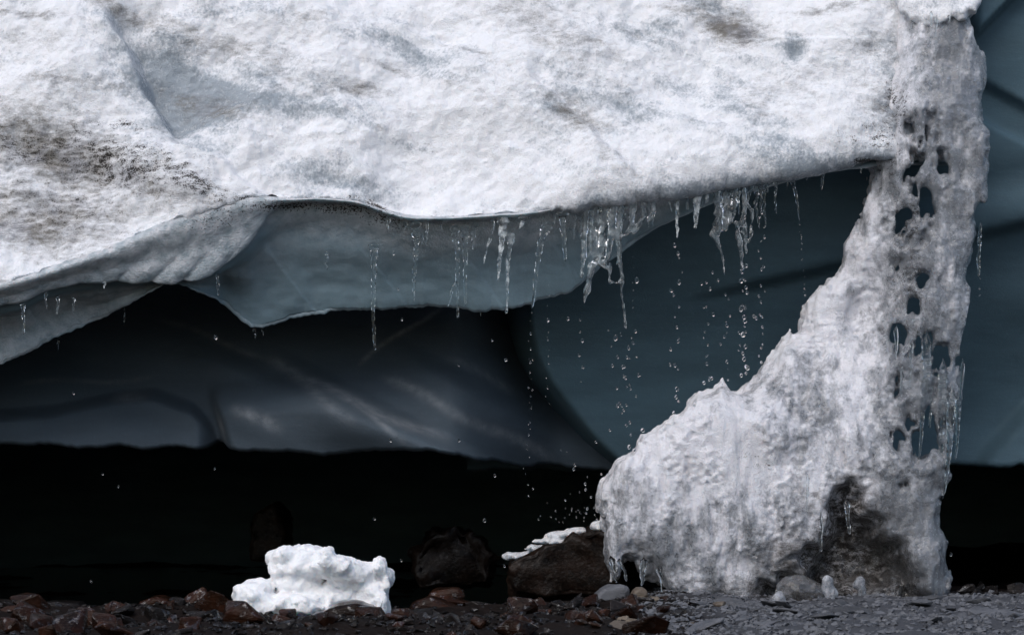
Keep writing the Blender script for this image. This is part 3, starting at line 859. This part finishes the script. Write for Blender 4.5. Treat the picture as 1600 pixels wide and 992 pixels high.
feature('stone', [(-30, 938), (38, 936), (44, 955), (40, 985), (-30, 990)], -1.2, -0.9, M_DARKROCK,
        'big square-edged grey slab at the end of the wet stones', 0.008, 11)
feature('stone', [(68, 940), (90, 937), (134, 941), (132, 955), (70, 958)], -0.9, -0.7, M_DARKROCK,
        'flat-topped dark slab beside the big square-edged slab', 0.006, 12)
feature('stone', [(218, 940), (245, 928), (272, 936), (266, 952), (222, 958)], -0.7, -0.5, M_WETROCK,
        'rusty brown blocky stone standing above its neighbours', 0.006, 13)
feature('stone', [(640, 945), (670, 928), (720, 948), (732, 965), (640, 968)], -1.0, -0.7, M_WETROCK,
        'broad dark brown slab with a glistening front edge', 0.008, 14)
feature('stone', [(665, 930), (680, 918), (722, 917), (728, 935), (690, 945)], -0.35, -0.15, M_WETROCK,
        'reddish wet stone with a bright glint behind the brown slab', 0.006, 15)
feature('stone', [(1340, 940), (1370, 933), (1395, 938), (1408, 965), (1345, 968)], -0.85, -0.6, M_GREYROCK,
        'wide flat slate half buried before the dark hollow', 0.005, 16)
feature('stone', [(1512, 985), (1530, 966), (1560, 964), (1590, 985), (1520, 992)], -1.65, -1.45, M_GREYROCK,
        'large rounded grey stone beyond the foot of the column', 0.006, 17)
feature('stone', [(1536, 955), (1545, 948), (1600, 965), (1610, 985), (1560, 975)], -1.1, -0.8, M_TANROCK,
        'tilted brown and tan slab leaning behind the rounded grey stone', 0.006, 18)
feature('stone', [(1470, 935), (1478, 922), (1490, 921), (1505, 932), (1500, 945), (1474, 945)], 0.05, 0.2, M_DARKROCK,
        'dark pointed stone tucked against the column foot on the bare cave side', 0.005, 19)

def scatter(n, pxr, pyr, keys, sizes, label, group, tilt=0.3, sz=1.0, lift=0.2):
    c = t = 0
    while c < n and t < n * 40:
        t += 1
        px, py = rng.uniform(*pxr), rng.uniform(*pyr)
        x, y = xyg(px, py)
        s = float(np.exp(rng.uniform(math.log(sizes[0]), math.log(sizes[1]))))
        if not free(x, y, s): continue
        # keep clear of the column's own footing
        if 955 < px < 1478 and y > -0.30: continue
        placed.append((x, y, s)); c += 1
        stone(str(rng.choice(keys)), x, y, s, label, group, tilt=tilt, sz=sz, lift=lift)
GW = 'wet stones in front of the cave'
GD = 'slate pieces before the column'
scatter(44, (-20, 1010), (936, 995), ['wet'], (0.045, 0.095), 'fist-sized angular wet brown stone among the dark gravel before the cave', GW)
scatter(30, (-20, 1010), (930, 995), ['dark'], (0.04, 0.075), 'fist-sized angular wet blackish stone among the dark gravel before the cave', GW)
scatter(48, (-20, 1050), (926, 995), ['wet'], (0.022, 0.042), 'small wet brown stone wedged between larger stones before the cave', GW)
scatter(40, (-20, 1050), (926, 995), ['dark'], (0.02, 0.042), 'small wet blackish stone wedged between larger stones before the cave', GW)
scatter(40, (1020, 1620), (938, 995), ['grey'], (0.04, 0.08), 'flat piece of dry grey slate on the gravel before the column', GD, 0.15, 0.7)
scatter(70, (1020, 1620), (936, 995), ['grey'], (0.018, 0.036), 'small chip of dry grey slate on the gravel before the column', GD, 0.25, 0.8)
scatter(14, (960, 1180), (940, 992), ['tan', 'grey'], (0.02, 0.04), 'small tan or grey pebble where brown gravel turns to slate', 'pebbles below the mound', 0.3)
scatter(14, (1480, 1610), (918, 940), ['dark'], (0.03, 0.07), 'dark stone in the shade beside the foot of the column', 'stones beside the column')

# loose gravel filling in: too many to count
def gravel(name, n, pxr, pyr, mat, sizes):
    base = []
    for k in range(6):
        r = np.random.default_rng(900 + k)
        p = r.normal(size=(9, 3)); p /= np.linalg.norm(p, axis=1)[:, None]; p *= np.array([1, .8, .55])
        bm = bmesh.new()
        for c in p: bm.verts.new(c)
        bmesh.ops.convex_hull(bm, input=bm.verts)
        bmesh.ops.delete(bm, geom=[v for v in bm.verts if not v.link_faces], context='VERTS')
        bmesh.ops.triangulate(bm, faces=bm.faces)
        bm.verts.index_update()
        base.append((np.array([v.co for v in bm.verts]), np.array([[v.index for v in f.verts] for f in bm.faces])))
        bm.free()
    VV, FF, off = [], [], 0
    px = rng.uniform(*pxr, n); py = rng.uniform(*pyr, n)
    x, y = xyg(px, py)
    s = np.exp(rng.uniform(math.log(sizes[0]), math.log(sizes[1]), n))
    z = ground_z(x, y)
    for k in range(n):
        v, f = base[k % 6]
        a, b = rng.uniform(0, 6.28), rng.normal(0, .4)
        ca, sa, cb, sb = math.cos(a), math.sin(a), math.cos(b), math.sin(b)
        R = np.array([[ca, -sa * cb, sa * sb], [sa, ca * cb, -ca * sb], [0, sb, cb]])
        VV.append(v @ R.T * s[k] + (x[k], y[k], z[k] + s[k] * 0.2))
        FF.append(f + off); off += len(v)
    o = make_obj(name, np.concatenate(VV), np.concatenate(FF).astype(np.int32), mat, smooth=False)
    return tag(o, kind='stuff')
o = gravel('slate_gravel', 5200, (1000, 1650), (925, 1010), M_GREYROCK, (0.006, 0.018))
tag(o, 'fine dry grey slate gravel spread before the ice column', 'gravel')
o = gravel('wet_gravel', 4200, (-60, 1080), (918, 1010), M_DARKROCK, (0.007, 0.022))
tag(o, 'fine wet dark gravel between the stones before the cave', 'gravel')

# ------------------------------------------------------------------ loose snow and ice
def blob_obj(name, ells, lo, hi, h, noise, mat, base, label, cat, clear=0.12, dirty=0.0):
    lo, ax = volume(lo, hi, h)
    X, Y, Z = np.meshgrid(*ax, indexing='ij')
    d = np.full(X.shape, 9.0, np.float32)
    for (cx, cy, cz, rx, ry, rz) in ells:
        k = np.sqrt(((X - cx) / rx) ** 2 + ((Y - cy) / ry) ** 2 + ((Z - cz) / rz) ** 2)
        e = (k - 1) * min(rx, ry, rz)
        hh = np.clip(0.5 + 0.5 * (d - e) / 0.009, 0, 1)
        d = (d * (1 - hh) + e * hh - 0.009 * hh * (1 - hh)).astype(np.float32)
    d = band_noise(d, ax, 0.06, noise)
    pts, quads = iso_mesh(d, lo, h)
    z0 = np.zeros(len(pts))
    cl = np.clip(clear + 0.30 * fbm(pts, .07, 2, 211), 0, 1)
    o = make_obj(name, pts - np.array(base), quads, mat, None, {'dirt': z0 + dirty, 'speck': z0 + dirty * .7, 'clear': cl})
    o.location = base
    return tag(o, label, cat)

yk = -1.15
def W(px, py, y=yk):
    a, b, c = P(px, py, y); return float(a), float(b), float(c)
ck = []
for px, py, rx, ry in [(400, 932, 34, 26), (420, 945, 48, 22), (468, 918, 40, 34), (478, 885, 56, 32), (455, 872, 34, 20), (520, 884, 40, 20), (514, 864, 12, 9), (550, 902, 40, 26), (578, 922, 28, 30),
                       (594, 886, 12, 12), (604, 902, 10, 16), (530, 935, 70, 30), (595, 945, 14, 24), (470, 945, 70, 26), (415, 918, 20, 10)]:
    x, y, z = W(px, py)
    ck.append((x, y + 0.04 * math.sin(px), z, rx * K * .93, 0.10 + 0.0008 * rx, ry * K * .93))
x0, _, zb = W(490, 965)
blob_obj('snow_chunk', ck, (W(350, 0)[0], yk - 0.3, -0.05), (W(635, 0)[0], yk + 0.3, W(0, 835)[2]), 0.0048,
         lambda p: 0.012 * fbm(p, 0.10, 2, 221, .45, (1.2, 1, .8)) + 0.008 * fbm(p, 0.036, 3, 231, .55) + 0.0018 * fbm(p, .012, 1, 241), M_CLEAN, (x0, yk, zb),
         'lumpy chunk of clean white snow lying on the wet stones', 'snow')
def snowlet(name, pxpys, y, ydep, label, h=0.005, clear=0.3, mat=M_CLEAN, dirty=0.0):
    es = []
    for px, py, rx, ry in pxpys:
        a, b, c = W(px, py, y); es.append((a, y, c, rx * K, ydep, ry * K))
    lo = (min(e[0] - e[3] for e in es) - .05, y - ydep - .06, min(e[2] - e[5] for e in es) - .05)
    hi = (max(e[0] + e[3] for e in es) + .05, y + ydep + .06, max(e[2] + e[5] for e in es) + .05)
    base = (es[0][0], y, lo[2] + .05)
    return blob_obj(name, es, lo, hi, h, lambda p: 0.007 * fbm(p, 0.05, 2, 251) + 0.003 * fbm(p, .016, 1, 261), mat, base, label, 'ice' if 'ice' in name else 'snow', clear, dirty)
snowlet('snow_patch', [(885, 836, 28, 6), (866, 845, 26, 5), (900, 830, 18, 6)], 0.42, 0.10, 'small white snow patch on the top of the wet brown boulder', clear=0.75)
snowlet('snow_patch', [(938, 822, 16, 8), (948, 808, 10, 12)], 0.40, 0.08, 'crumbly snow bit wedged between the boulder and the column', clear=0.6)
snowlet('ice_slab', [(820, 868, 34, 6), (845, 856, 24, 6)], 0.50, 0.10, 'thin grey slab of slushy ice lying on the low end of the boulder', clear=0.85)
snowlet('snow_bit', [(960, 983, 12, 5), (950, 979, 6, 4)], -2.0, 0.02, 'tiny bright snow bit on the pebbles', h=0.004, clear=0.0)
snowlet('ice_lump', [(1294, 915, 9, 16), (1300, 930, 9, 14)], -0.33, 0.025, 'upright pale ice lump at the mouth of the dirty hollow', h=0.004, clear=0.7, mat=M_COLSNOW, dirty=0.15)
snowlet('ice_lump', [(1343, 912, 9, 14), (1346, 925, 7, 10)], -0.24, 0.02, 'stubby grey ice lump beside the upright pale lump in the hollow', h=0.004, clear=0.85, mat=M_COLSNOW, dirty=0.4)
snowlet('ice_lump', [(1218, 935, 10, 12), (1222, 945, 12, 8)], -0.45, 0.025, 'low melting ice lump on the gravel outside the hollow', h=0.004, clear=0.8, mat=M_COLSNOW, dirty=0.3)
snowlet('dirty_ice_block', [(1245, 925, 34, 26), (1270, 930, 20, 22)], -0.20, 0.07, 'dirty dark ice block half inside the hollow', h=0.005, clear=0.95, mat=M_COLSNOW, dirty=0.85)

# ------------------------------------------------------------------ icicles
def icicle(pts, r0, r1, label, y=None, beads=0.25, mat=None, group='icicles along the snow lip', seed=0, nseg=10, flare=0.9):
    """pts: photo pixels along the axis from the root to the tip"""
    r = np.random.default_rng(500 + seed)
    pts = np.array(pts, float)
    seg = np.concatenate([[0], np.cumsum(np.hypot(*np.diff(pts, axis=0).T))])
    n = max(14, int(seg[-1] / 2.2))
    t = np.linspace(0, seg[-1], n)
    ax_, ay_ = np.interp(t, seg, pts[:, 0]), np.interp(t, seg, pts[:, 1])
    if y is None:
        y = float(YL(pts[0, 0])) + 0.045
    u = t / seg[-1]
    rad = r0 + (r1 - r0) * u ** 0.85
    rad = rad * (1 + flare * np.exp(-u * 9))
    bd = np.interp(t, np.arange(0, seg[-1] + 8, 4.5), r.uniform(-1, 1, len(np.arange(0, seg[-1] + 8, 4.5))))
    rad = np.maximum(rad * (1 + beads * bd), 0.5)
    rad[-1] *= 0.3; rad *= 0.12 + 0.88 * sstep(0, 0.03 if flare > .5 else 0.14, u)
    wob = np.interp(t, np.linspace(0, seg[-1], 7), r.normal(0, 0.8, 7))
    x, yy, z = P(ax_ + wob, ay_, y)
    V = []
    ang = np.linspace(0, 2 * math.pi, nseg, endpoint=False)
    ellip = r.uniform(0.75, 1.2)
    for k in range(n):
        rr_ = rad[k] * K * (1 + 0.12 * np.sin(3 * ang + r.uniform(0, 6)) )
        V.append(np.stack([x[k] + rr_ * np.cos(ang), y + rr_ * np.sin(ang) * ellip, np.full(nseg, z[k])], 1))
    V = np.concatenate(V)
    F = []
    for k in range(n - 1):
        for j in range(nseg):
            a, b = k * nseg + j, k * nseg + (j + 1) % nseg
            F.append((a, a + nseg, b + nseg, b))
    F.append(tuple(range(nseg))); F.append(tuple(reversed(range((n - 1) * nseg, n * nseg))))
    base = np.array([x[0], y, z[0]])
    o = make_obj('icicle', V - base, F, mat or M_GLASS)
    o.location = base.tolist()
    return tag(o, label, 'icicle', group)

ICS = [
 ([(584, 378), (583, 460), (585, 548)], 5.0, 1.6, 'longest slender clear icicle hanging alone over the dark ice', .22),
 ([(649, 346), (650, 380), (646, 470)], 5.2, 1.6, 'beaded icicle pinched at its middle beside a curled drip', .42),
 ([(655, 352), (660, 365), (659, 384)], 2.2, 1.0, 'short curled drip beside the beaded icicle', .2),
 ([(710, 350), (714, 390), (715, 497)], 4.8, 1.5, 'thin dark icicle of a close pair, longer and forked', .25),
 ([(713, 440), (705, 455), (701, 480)], 2.2, 1.0, 'little side fork off the thin dark icicle', .25),
 ([(727, 352), (726, 420), (729, 477)], 4.8, 1.6, 'paler straight icicle of a close pair', .18),
 ([(742, 348), (741, 366), (739, 392)], 5.0, 1.0, 'stubby flared icicle beside the close pair', .3),
 ([(768, 368), (762, 384), (756, 412)], 3.0, 1.0, 'short slanting dark icicle behind the white drip', .35),
 ([(786, 338), (784, 365), (778, 440)], 7.0, 1.4, 'white-rooted icicle joined to a darker thin one', .28),
 ([(800, 362), (794, 410), (792, 488)], 4.2, 1.4, 'darker thin icicle hanging behind the white-rooted one', .25),
 ([(818, 338), (816, 350), (812, 361)], 8.0, 2.0, 'knobbly white drip under the snow lip', .35),
 ([(858, 345), (845, 372), (839, 420), (831, 482)], 6.5, 1.5, 'curving icicle that slants down from the lip', .18),
 ([(880, 330), (880, 360), (885, 408)], 6.0, 1.8, 'short straight stout icicle beside the slanting one', .22),
 ([(1060, 297), (1059, 320), (1058, 372)], 4.5, 1.6, 'small beaded icicle beside the white tooth', .4),
 ([(1089, 296), (1090, 325), (1087, 358)], 7.5, 2.2, 'stout white tooth-shaped icicle', .12),
 ([(1104, 296), (1105, 308), (1104, 318)], 4.5, 2.0, 'tiny stub between the white tooth and the ragged mass', .2),
 ([(1190, 284), (1188, 300), (1189, 345)], 4.5, 0.8, 'thin icicle with a long water thread beyond the ragged mass', .3),
 ([(1203, 282), (1200, 292), (1198, 302)], 2.6, 1.0, 'short spur next to the thread icicle', .3),
 ([(1240, 274), (1240, 290), (1243, 300), (1250, 346)], 3.6, 0.55, 'fine icicle ending in a slanting hair of water', .15),
 ([(1286, 265), (1285, 280), (1285, 298)], 4.0, 1.6, 'small twisted icicle close to the corner of the arch', .35),
 ([(1346, 252), (1346, 260), (1346, 272)], 2.2, 1.0, 'faint tiny icicle at the corner of the arch', .3),
 ([(36, 474), (37, 490), (37, 522)], 3.4, 1.2, 'clear icicle at the far end of the grey scalloped edge', .25),
 ([(72, 456), (72, 466), (72, 482)], 2.2, 0.9, 'faint thin icicle on the grey scalloped edge', .25),
 ([(90, 462), (91, 470), (89, 492)], 2.4, 0.9, 'thin icicle next to the end of the scalloped edge', .25),
 ([(114, 464), (115, 474), (115, 488)], 2.6, 0.9, 'knobbly little icicle on the scalloped edge', .35),
 ([(163, 438), (163, 444), (162, 451)], 3.0, 1.2, 'white drip point where two scallops meet', .2),
 ([(340, 428), (341, 445), (340, 463)], 3.2, 1.2, 'bead-like icicle at the end of the flutes', .45),
]
ICB = [
 ([(194, 476), (194, 490), (193, 508)], 2.6, 1.0, 'small icicle under the smooth blue ice edge', .25),
 ([(92, 523), (92, 535), (92, 548)], 2.6, 1.0, 'faint icicle low on the blue ice edge', .25),
 ([(398, 508), (398, 518), (399, 530)], 2.6, 1.1, 'icicle at the lowest point of the blue ice edge', .3),
 ([(411, 509), (411, 516), (411, 525)], 2.8, 1.0, 'stub beside the lowest point of the blue ice edge', .25),
 ([(751, 480), (751, 487), (751, 495)], 2.2, 1.0, 'faint stub under the middle of the blue ice edge', .25),
]
YROOT = {0: 0.165, 7: 0.10, 9: 0.10, 3: 0.085, 5: 0.08}
for k, (p, a, b_, lab, bd) in enumerate(ICS):
    icicle(p, a, b_, lab, y=YROOT.get(k), beads=bd, seed=k, mat=M_MILK if ('white' in lab) else M_GLASS)
for k, (p, a, b_, lab, bd) in enumerate(ICB):
    px = p[0][0]
    icicle(p, a, b_, lab, y=float(YL(px)) + 0.05 + 0.13 * (px < 380) + 0.30, beads=bd, seed=60 + k, group='icicles under the blue ice edge')
icicle([(511, 392), (510, 402), (511, 422)], 3.2, 1.0, 'lone small icicle on the smooth blue ice', y=0.10, beads=.25, seed=70, group='icicles under the blue ice edge')

for k, px in enumerate([608, 632, 668, 690, 738, 756, 770, 806, 828, 866, 898, 1012, 1034, 1046, 1074, 1112, 1142, 1182, 1212, 1228, 1262, 905, 924, 936, 950, 962, 976, 994, 1022, 1066, 1098, 1128, 1153, 1168, 1196]):
    top = float(L(px)) - 2
    ln = float(rng.choice([12, 18, 26, 40, 60])) * (1.3 if 890 < px < 1200 else 1)
    icicle([(px, top), (px + rng.normal(0, 1.5), top + ln * .5), (px + rng.normal(0, 2), top + ln)], rng.uniform(2.2, 4.0), 0.9, 'thin short clear icicle in the ragged fringe under the snow lip', y=float(YL(px)) + 0.035 + rng.uniform(0, .03), beads=.32, seed=200 + k)
# fused curtains of clear ice
def capsule_obj(name, caps, h, noise, mat, label, cat, ydef):
    """caps: (px0, py0, r0, px1, py1, r1, dy) in photo pixels"""
    A = []
    for c in caps:
        a = np.array([float(v) for v in P(c[0], c[1], ydef + c[6])]); b = np.array([float(v) for v in P(c[3], c[4], ydef + c[6])])
        A.append((a, b, max(c[2] * .78, .8) * K, max(c[5] * .8, .7) * K))
    allp = np.array([q for a, b, _, _ in A for q in (a, b)])
    lo = allp.min(0) - 0.06; hi = allp.max(0) + 0.06
    lo, ax = volume(lo, hi, h)
    X, Y, Z = np.meshgrid(*[v.astype(np.float32) for v in ax], indexing='ij')
    d = np.full(X.shape, 9.0, np.float32)
    for a, b, ra, rb in A:
        e = b - a
        t = np.clip(((X - a[0]) * e[0] + (Y - a[1]) * e[1] + (Z - a[2]) * e[2]) / (e @ e), 0, 1)
        k = np.sqrt((X - a[0] - t * e[0]) ** 2 + (Y - a[1] - t * e[1]) ** 2 + (Z - a[2] - t * e[2]) ** 2) - (ra + (rb - ra) * t)
        hh = np.clip(0.5 + 0.5 * (d - k) / 0.008, 0, 1)
        d = (d * (1 - hh) + k * hh - 0.008 * hh * (1 - hh)).astype(np.float32)
    d = band_noise(d, ax, 0.03, noise)
    pts, quads = iso_mesh(d, lo, h)
    base = A[0][0]
    o = make_obj(name, pts - base, quads, mat)
    o.location = base.tolist()
    return tag(o, label, cat, 'icicles along the snow lip')
cn = lambda p: 0.0065 * fbm(p, 0.024, 2, 271, .6, (1, 1, 1.8)) + 0.0018 * fbm(p, 0.009, 1, 281)
capsule_obj('icicle_cluster', [
    (916, 326, 7, 912, 400, 5, 0), (912, 400, 5, 908, 432, 2.5, 0), (930, 322, 11, 926, 400, 10, .02), (926, 400, 10, 921, 418, 6, .02), (945, 320, 10, 938, 410, 7, .01), (938, 410, 6, 950, 420, 3, .01),
    (926, 414, 7, 917, 455, 6, 0), (917, 455, 5.5, 914, 466, 2, 0), (914, 466, 2, 910, 492, 1.0, 0), (958, 316, 9, 954, 380, 7, -.01), (954, 380, 7, 946, 412, 4, -.01),
    (972, 314, 9, 966, 362, 7, 0), (966, 362, 7, 968, 410, 4, 0), (968, 410, 4.5, 972, 440, 3.5, 0), (972, 440, 3, 971, 462, 2, 0), (971, 462, 2, 978, 512, 1.6, 0), (953, 412, 3, 952, 436, 1.5, .01), (953, 440, 2, 968, 444, 2.5, .01),
    (988, 310, 8, 988, 352, 5, 0), (988, 352, 5, 978, 368, 4, 0), (1004, 308, 6, 1006, 340, 4, .01), (1016, 306, 5, 1022, 330, 3, 0), (1022, 330, 3, 1012, 346, 2.5, 0), (1006, 340, 4, 990, 362, 5, 0)],
    0.0032, cn, M_CLUST, 'wide fused curtain of clear icicles with a broken hanging tip', 'icicle cluster', 0.075)
capsule_obj('icicle_cluster', [
    (1120, 294, 8, 1124, 335, 9, 0), (1124, 335, 9, 1118, 366, 9, 0), (1118, 366, 9, 1124, 384, 4, 0), (1132, 295, 6, 1138, 330, 8, .01), (1138, 330, 8, 1132, 356, 7, .01), (1150, 292, 6, 1148, 318, 6, 0), (1148, 318, 6, 1142, 345, 6, 0),
    (1162, 290, 6, 1164, 320, 6, 0), (1164, 320, 6, 1158, 350, 6, 0), (1176, 288, 4, 1172, 305, 3, 0), (1172, 325, 3.5, 1176, 332, 3, 0), (1164, 320, 4, 1176, 328, 3, 0), (1176, 328, 3.2, 1174, 360, 2.4, 0), (1174, 360, 2.4, 1171, 378, 1.4, 0),
    (1150, 350, 6, 1154, 370, 6, 0), (1154, 370, 6, 1158, 396, 4, 0), (1158, 396, 4, 1160, 420, 2, 0), (1163, 352, 5, 1164, 376, 5, .01), (1164, 376, 4.5, 1166, 396, 2, .01), (1124, 384, 3, 1128, 396, 1, 0), (1128, 396, .9, 1133, 432, .7, 0)],
    0.0032, cn, M_CLUST, 'ragged glassy mass of icicles with two hanging points', 'icicle cluster', 0.10)

# icicles of the column
yc = -0.08
COL = [
 ([(1450, 515), (1448, 570), (1441, 640), (1436, 714)], 9.0, 1.6, 'long clear icicle hanging inside the gap of the column', .12, -0.06),
 ([(1400, 508), (1401, 530), (1400, 562)], 4.0, 1.2, 'short clear icicle in the small window of the column', .2, -0.05),
 ([(1474, 560), (1472, 650), (1470, 716)], 8.0, 3.0, 'broad icy rib hanging beside the column gap', .12, -0.07),
 ([(1488, 600), (1484, 690), (1479, 745), (1475, 772)], 8.5, 1.6, 'long icicle at the ragged outer fringe of the column', .15, -0.10),
 ([(1498, 610), (1495, 690), (1493, 716)], 5.0, 1.4, 'slender icicle on the outermost edge of the column', .15, -0.08),
 ([(1505, 560), (1502, 620), (1499, 660)], 4.0, 1.2, 'thin icicle starting high on the outermost column edge', .2, -0.06),
 ([(1482, 620), (1480, 670), (1479, 700)], 3.6, 1.2, 'fine strand between the two fringe icicles', .2, -0.09),
 ([(1425, 530), (1424, 560), (1421, 605)], 3.4, 1.2, 'fine icicle strand in the middle gaps of the column', .25, -0.05),
 ([(1410, 570), (1409, 595), (1408, 622)], 3.2, 1.1, 'short strand below the small window of the column', .25, -0.06),
 ([(1457, 580), (1455, 620), (1452, 668)], 3.6, 1.2, 'clear strand beside the long icicle in the column gap', .2, -0.04),
 ([(1531, 345), (1530, 390), (1529, 432)], 4.0, 1.8, 'beaded clear icicle hanging free outside the column', .4, -0.02),
 ([(1454, 18), (1455, 30), (1455, 44)], 2.6, 1.0, 'short icicle under the snow cap above the column', .25, 0.10),
 ([(1463, 24), (1463, 40), (1462, 60)], 2.8, 1.0, 'longer icicle under the snow cap above the column', .25, 0.10),
 ([(1483, 24), (1483, 30), (1482, 36)], 2.0, 1.0, 'tiny drip under the rim of the snow cap', .25, 0.06),
 ([(1556, -20), (1557, 5), (1556, 16)], 2.4, 1.0, 'thin icicle hanging before the bare blue wall', .25, 0.50),
 ([(955, 868), (959, 890), (963, 910)], 6.0, 1.6, 'pointed dripping icicle at the column foot beside the boulder', .15, -0.20),
 ([(968, 872), (975, 890), (979, 908)], 4.0, 1.4, 'thin dripping icicle beside the pointed one at the column foot', .25, -0.22),
 ([(1008, 870), (1004, 890), (1003, 915)], 7.0, 2.0, 'stubby clear icicle in the small hollow of the column foot', .2, -0.26),
 ([(1028, 885), (1033, 905), (1036, 925)], 4.0, 1.4, 'thin curved icicle in the small hollow of the column foot', .2, -0.28),
 ([(1322, 780), (1324, 800), (1328, 835)], 4.5, 2.0, 'twisted grey icicle inside the dirty hollow', .35, -0.20),
 ([(1282, 800), (1283, 830), (1282, 862)], 2.6, 1.6, 'thin grey icicle dripping on the edge of the dirty hollow', .3, -0.26),
 ([(1262, 740), (1261, 765), (1262, 800)], 2.6, 1.0, 'fine glinting icicle on the face of the mound', .3, -0.20),
]
for k, (p, a, b_, lab, bd, y) in enumerate(COL):
    icicle(p, a, b_, lab, y=y, beads=bd, seed=100 + k, flare=0.05, group='icicles of the ice column', mat=M_GLASS)

# ------------------------------------------------------------------ falling water
bm = bmesh.new()
bmesh.ops.create_icosphere(bm, subdivisions=2, radius=1.0)
dme = bpy.data.meshes.new('water_drop')
bm.to_mesh(dme); bm.free()
dme.polygons.foreach_set('use_smooth', np.full(len(dme.polygons), True))
dme.materials.append(M_WATER)
def drop(px, py, r, y, label, group='falling water drops'):
    o = bpy.data.objects.new('water_drop', dme)
    o.location = [float(v) for v in P(px, py, y)]
    r = r * 0.95
    o.scale = (r * K, r * K, r * K * rng.uniform(1.0, 1.5))
    col.objects.link(o)
    return tag(o, label, 'water drop', group)
LINES = [  # px, py range, count, radius range, jitter, label
 (828, 492, 680, 22, (0.8, 1.8), 1.5, 'tiny water drop in the line falling below the slanting icicle'),
 (857, 440, 640, 16, (0.6, 1.2), 1.5, 'faint water drop in the line between slanting icicle and curtain'),
 (908, 500, 600, 8, (1.4, 2.6), 3, 'water drop falling from the tip of the curtain'),
 (968, 500, 640, 12, (1.4, 3.0), 6, 'water drop falling from the long tail of the curtain'),
 (984, 510, 700, 20, (1.4, 3.2), 6, 'water drop in the busy stream beyond the curtain tail'),
 (989, 330, 510, 14, (0.6, 1.2), 0.8, 'fine water drop strung on the thread beyond the curtain'),
 (1058, 375, 650, 20, (1.6, 3.2), 4, 'water drop falling below the small beaded icicle'),
 (1107, 420, 600, 16, (1.2, 2.6), 4, 'water drop falling beneath the white tooth and the ragged mass'),
 (1133, 440, 620, 14, (1.2, 2.6), 4, 'water drop falling below the water hair of the ragged mass'),
 (1161, 405, 590, 32, (1.8, 3.6), 2.5, 'large water drop in the dense chain below the ragged mass'),
 (1190, 330, 610, 24, (1.2, 2.4), 3, 'water drop in the line under the thread icicle'),
 (1255, 350, 470, 18, (0.6, 1.4), 1.5, 'tiny water drop strung below the slanting hair of water'),
 (826, 690, 780, 8, (1.0, 1.8), 4, 'small water drop seen against the black cave in the slanting icicle line'),
 (905, 690, 820, 14, (1.2, 2.2), 12, 'water drop seen against the black cave beside the mound'),
 (1530, 430, 470, 3, (1.4, 2.0), 1, 'water drop falling from the free icicle outside the column'),
]
for px, a, b_, n, rr_, jit, lab in LINES:
    for k in range(n):
        u = (k + rng.uniform(0, 1)) / n
        x = px + rng.normal(0, jit * 1.25)
        if lab.startswith('tiny water drop strung below'): x = 1250 + 9 * u + rng.normal(0, .8)
        py = a + (b_ - a) * u
        drop(x, py + rng.normal(0, 5), rr_[0] * .7 + (rr_[1] - rr_[0] * .7) * rng.uniform(0, 1) ** 1.15, 0.06 + rng.normal(0, 0.01), lab)
LONE = [(337, 527, 3.0), (115, 614, 2.0), (160, 740, 2.0), (585, 810, 2.6), (610, 688, 2.4), (717, 688, 2.2), (790, 562, 2.8), (769, 532, 1.8), (628, 499, 1.8), (773, 743, 2.2), (757, 813, 2.6),
        (335, 732, 1.8), (142, 907, 2.2), (185, 760, 1.5), (717, 571, 1.6), (615, 396, 2.4), (622, 452, 2.2), (888, 498, 2.4), (856, 500, 2.6), (995, 438, 3.6), (962, 528, 3.6), (957, 571, 2.4), (953, 672, 2.0),
        (1004, 672, 3.4), (983, 698, 2.8), (965, 634, 2.4), (1486, 866, 2.4), (1128, 622, 2.4), (1100, 598, 2.8), (1112, 591, 2.6), (791, 487, 2.6), (1178, 494, 2.2), (1182, 497, 2.2), (627, 875, 2.0), (788, 884, 2.0)]
for px, py, r in LONE:
    drop(px, py, r, 0.02, 'single stray water drop falling apart from the drip lines')
for k in range(34):   # spray splashing off the boulder
    drop(rng.normal(905, 34), 822 - abs(rng.normal(0, 26)) - 6, rng.uniform(0.6, 1.4), 0.36 + rng.normal(0, .06), 'fine splash droplet above the wet boulder', 'splash over the boulder')
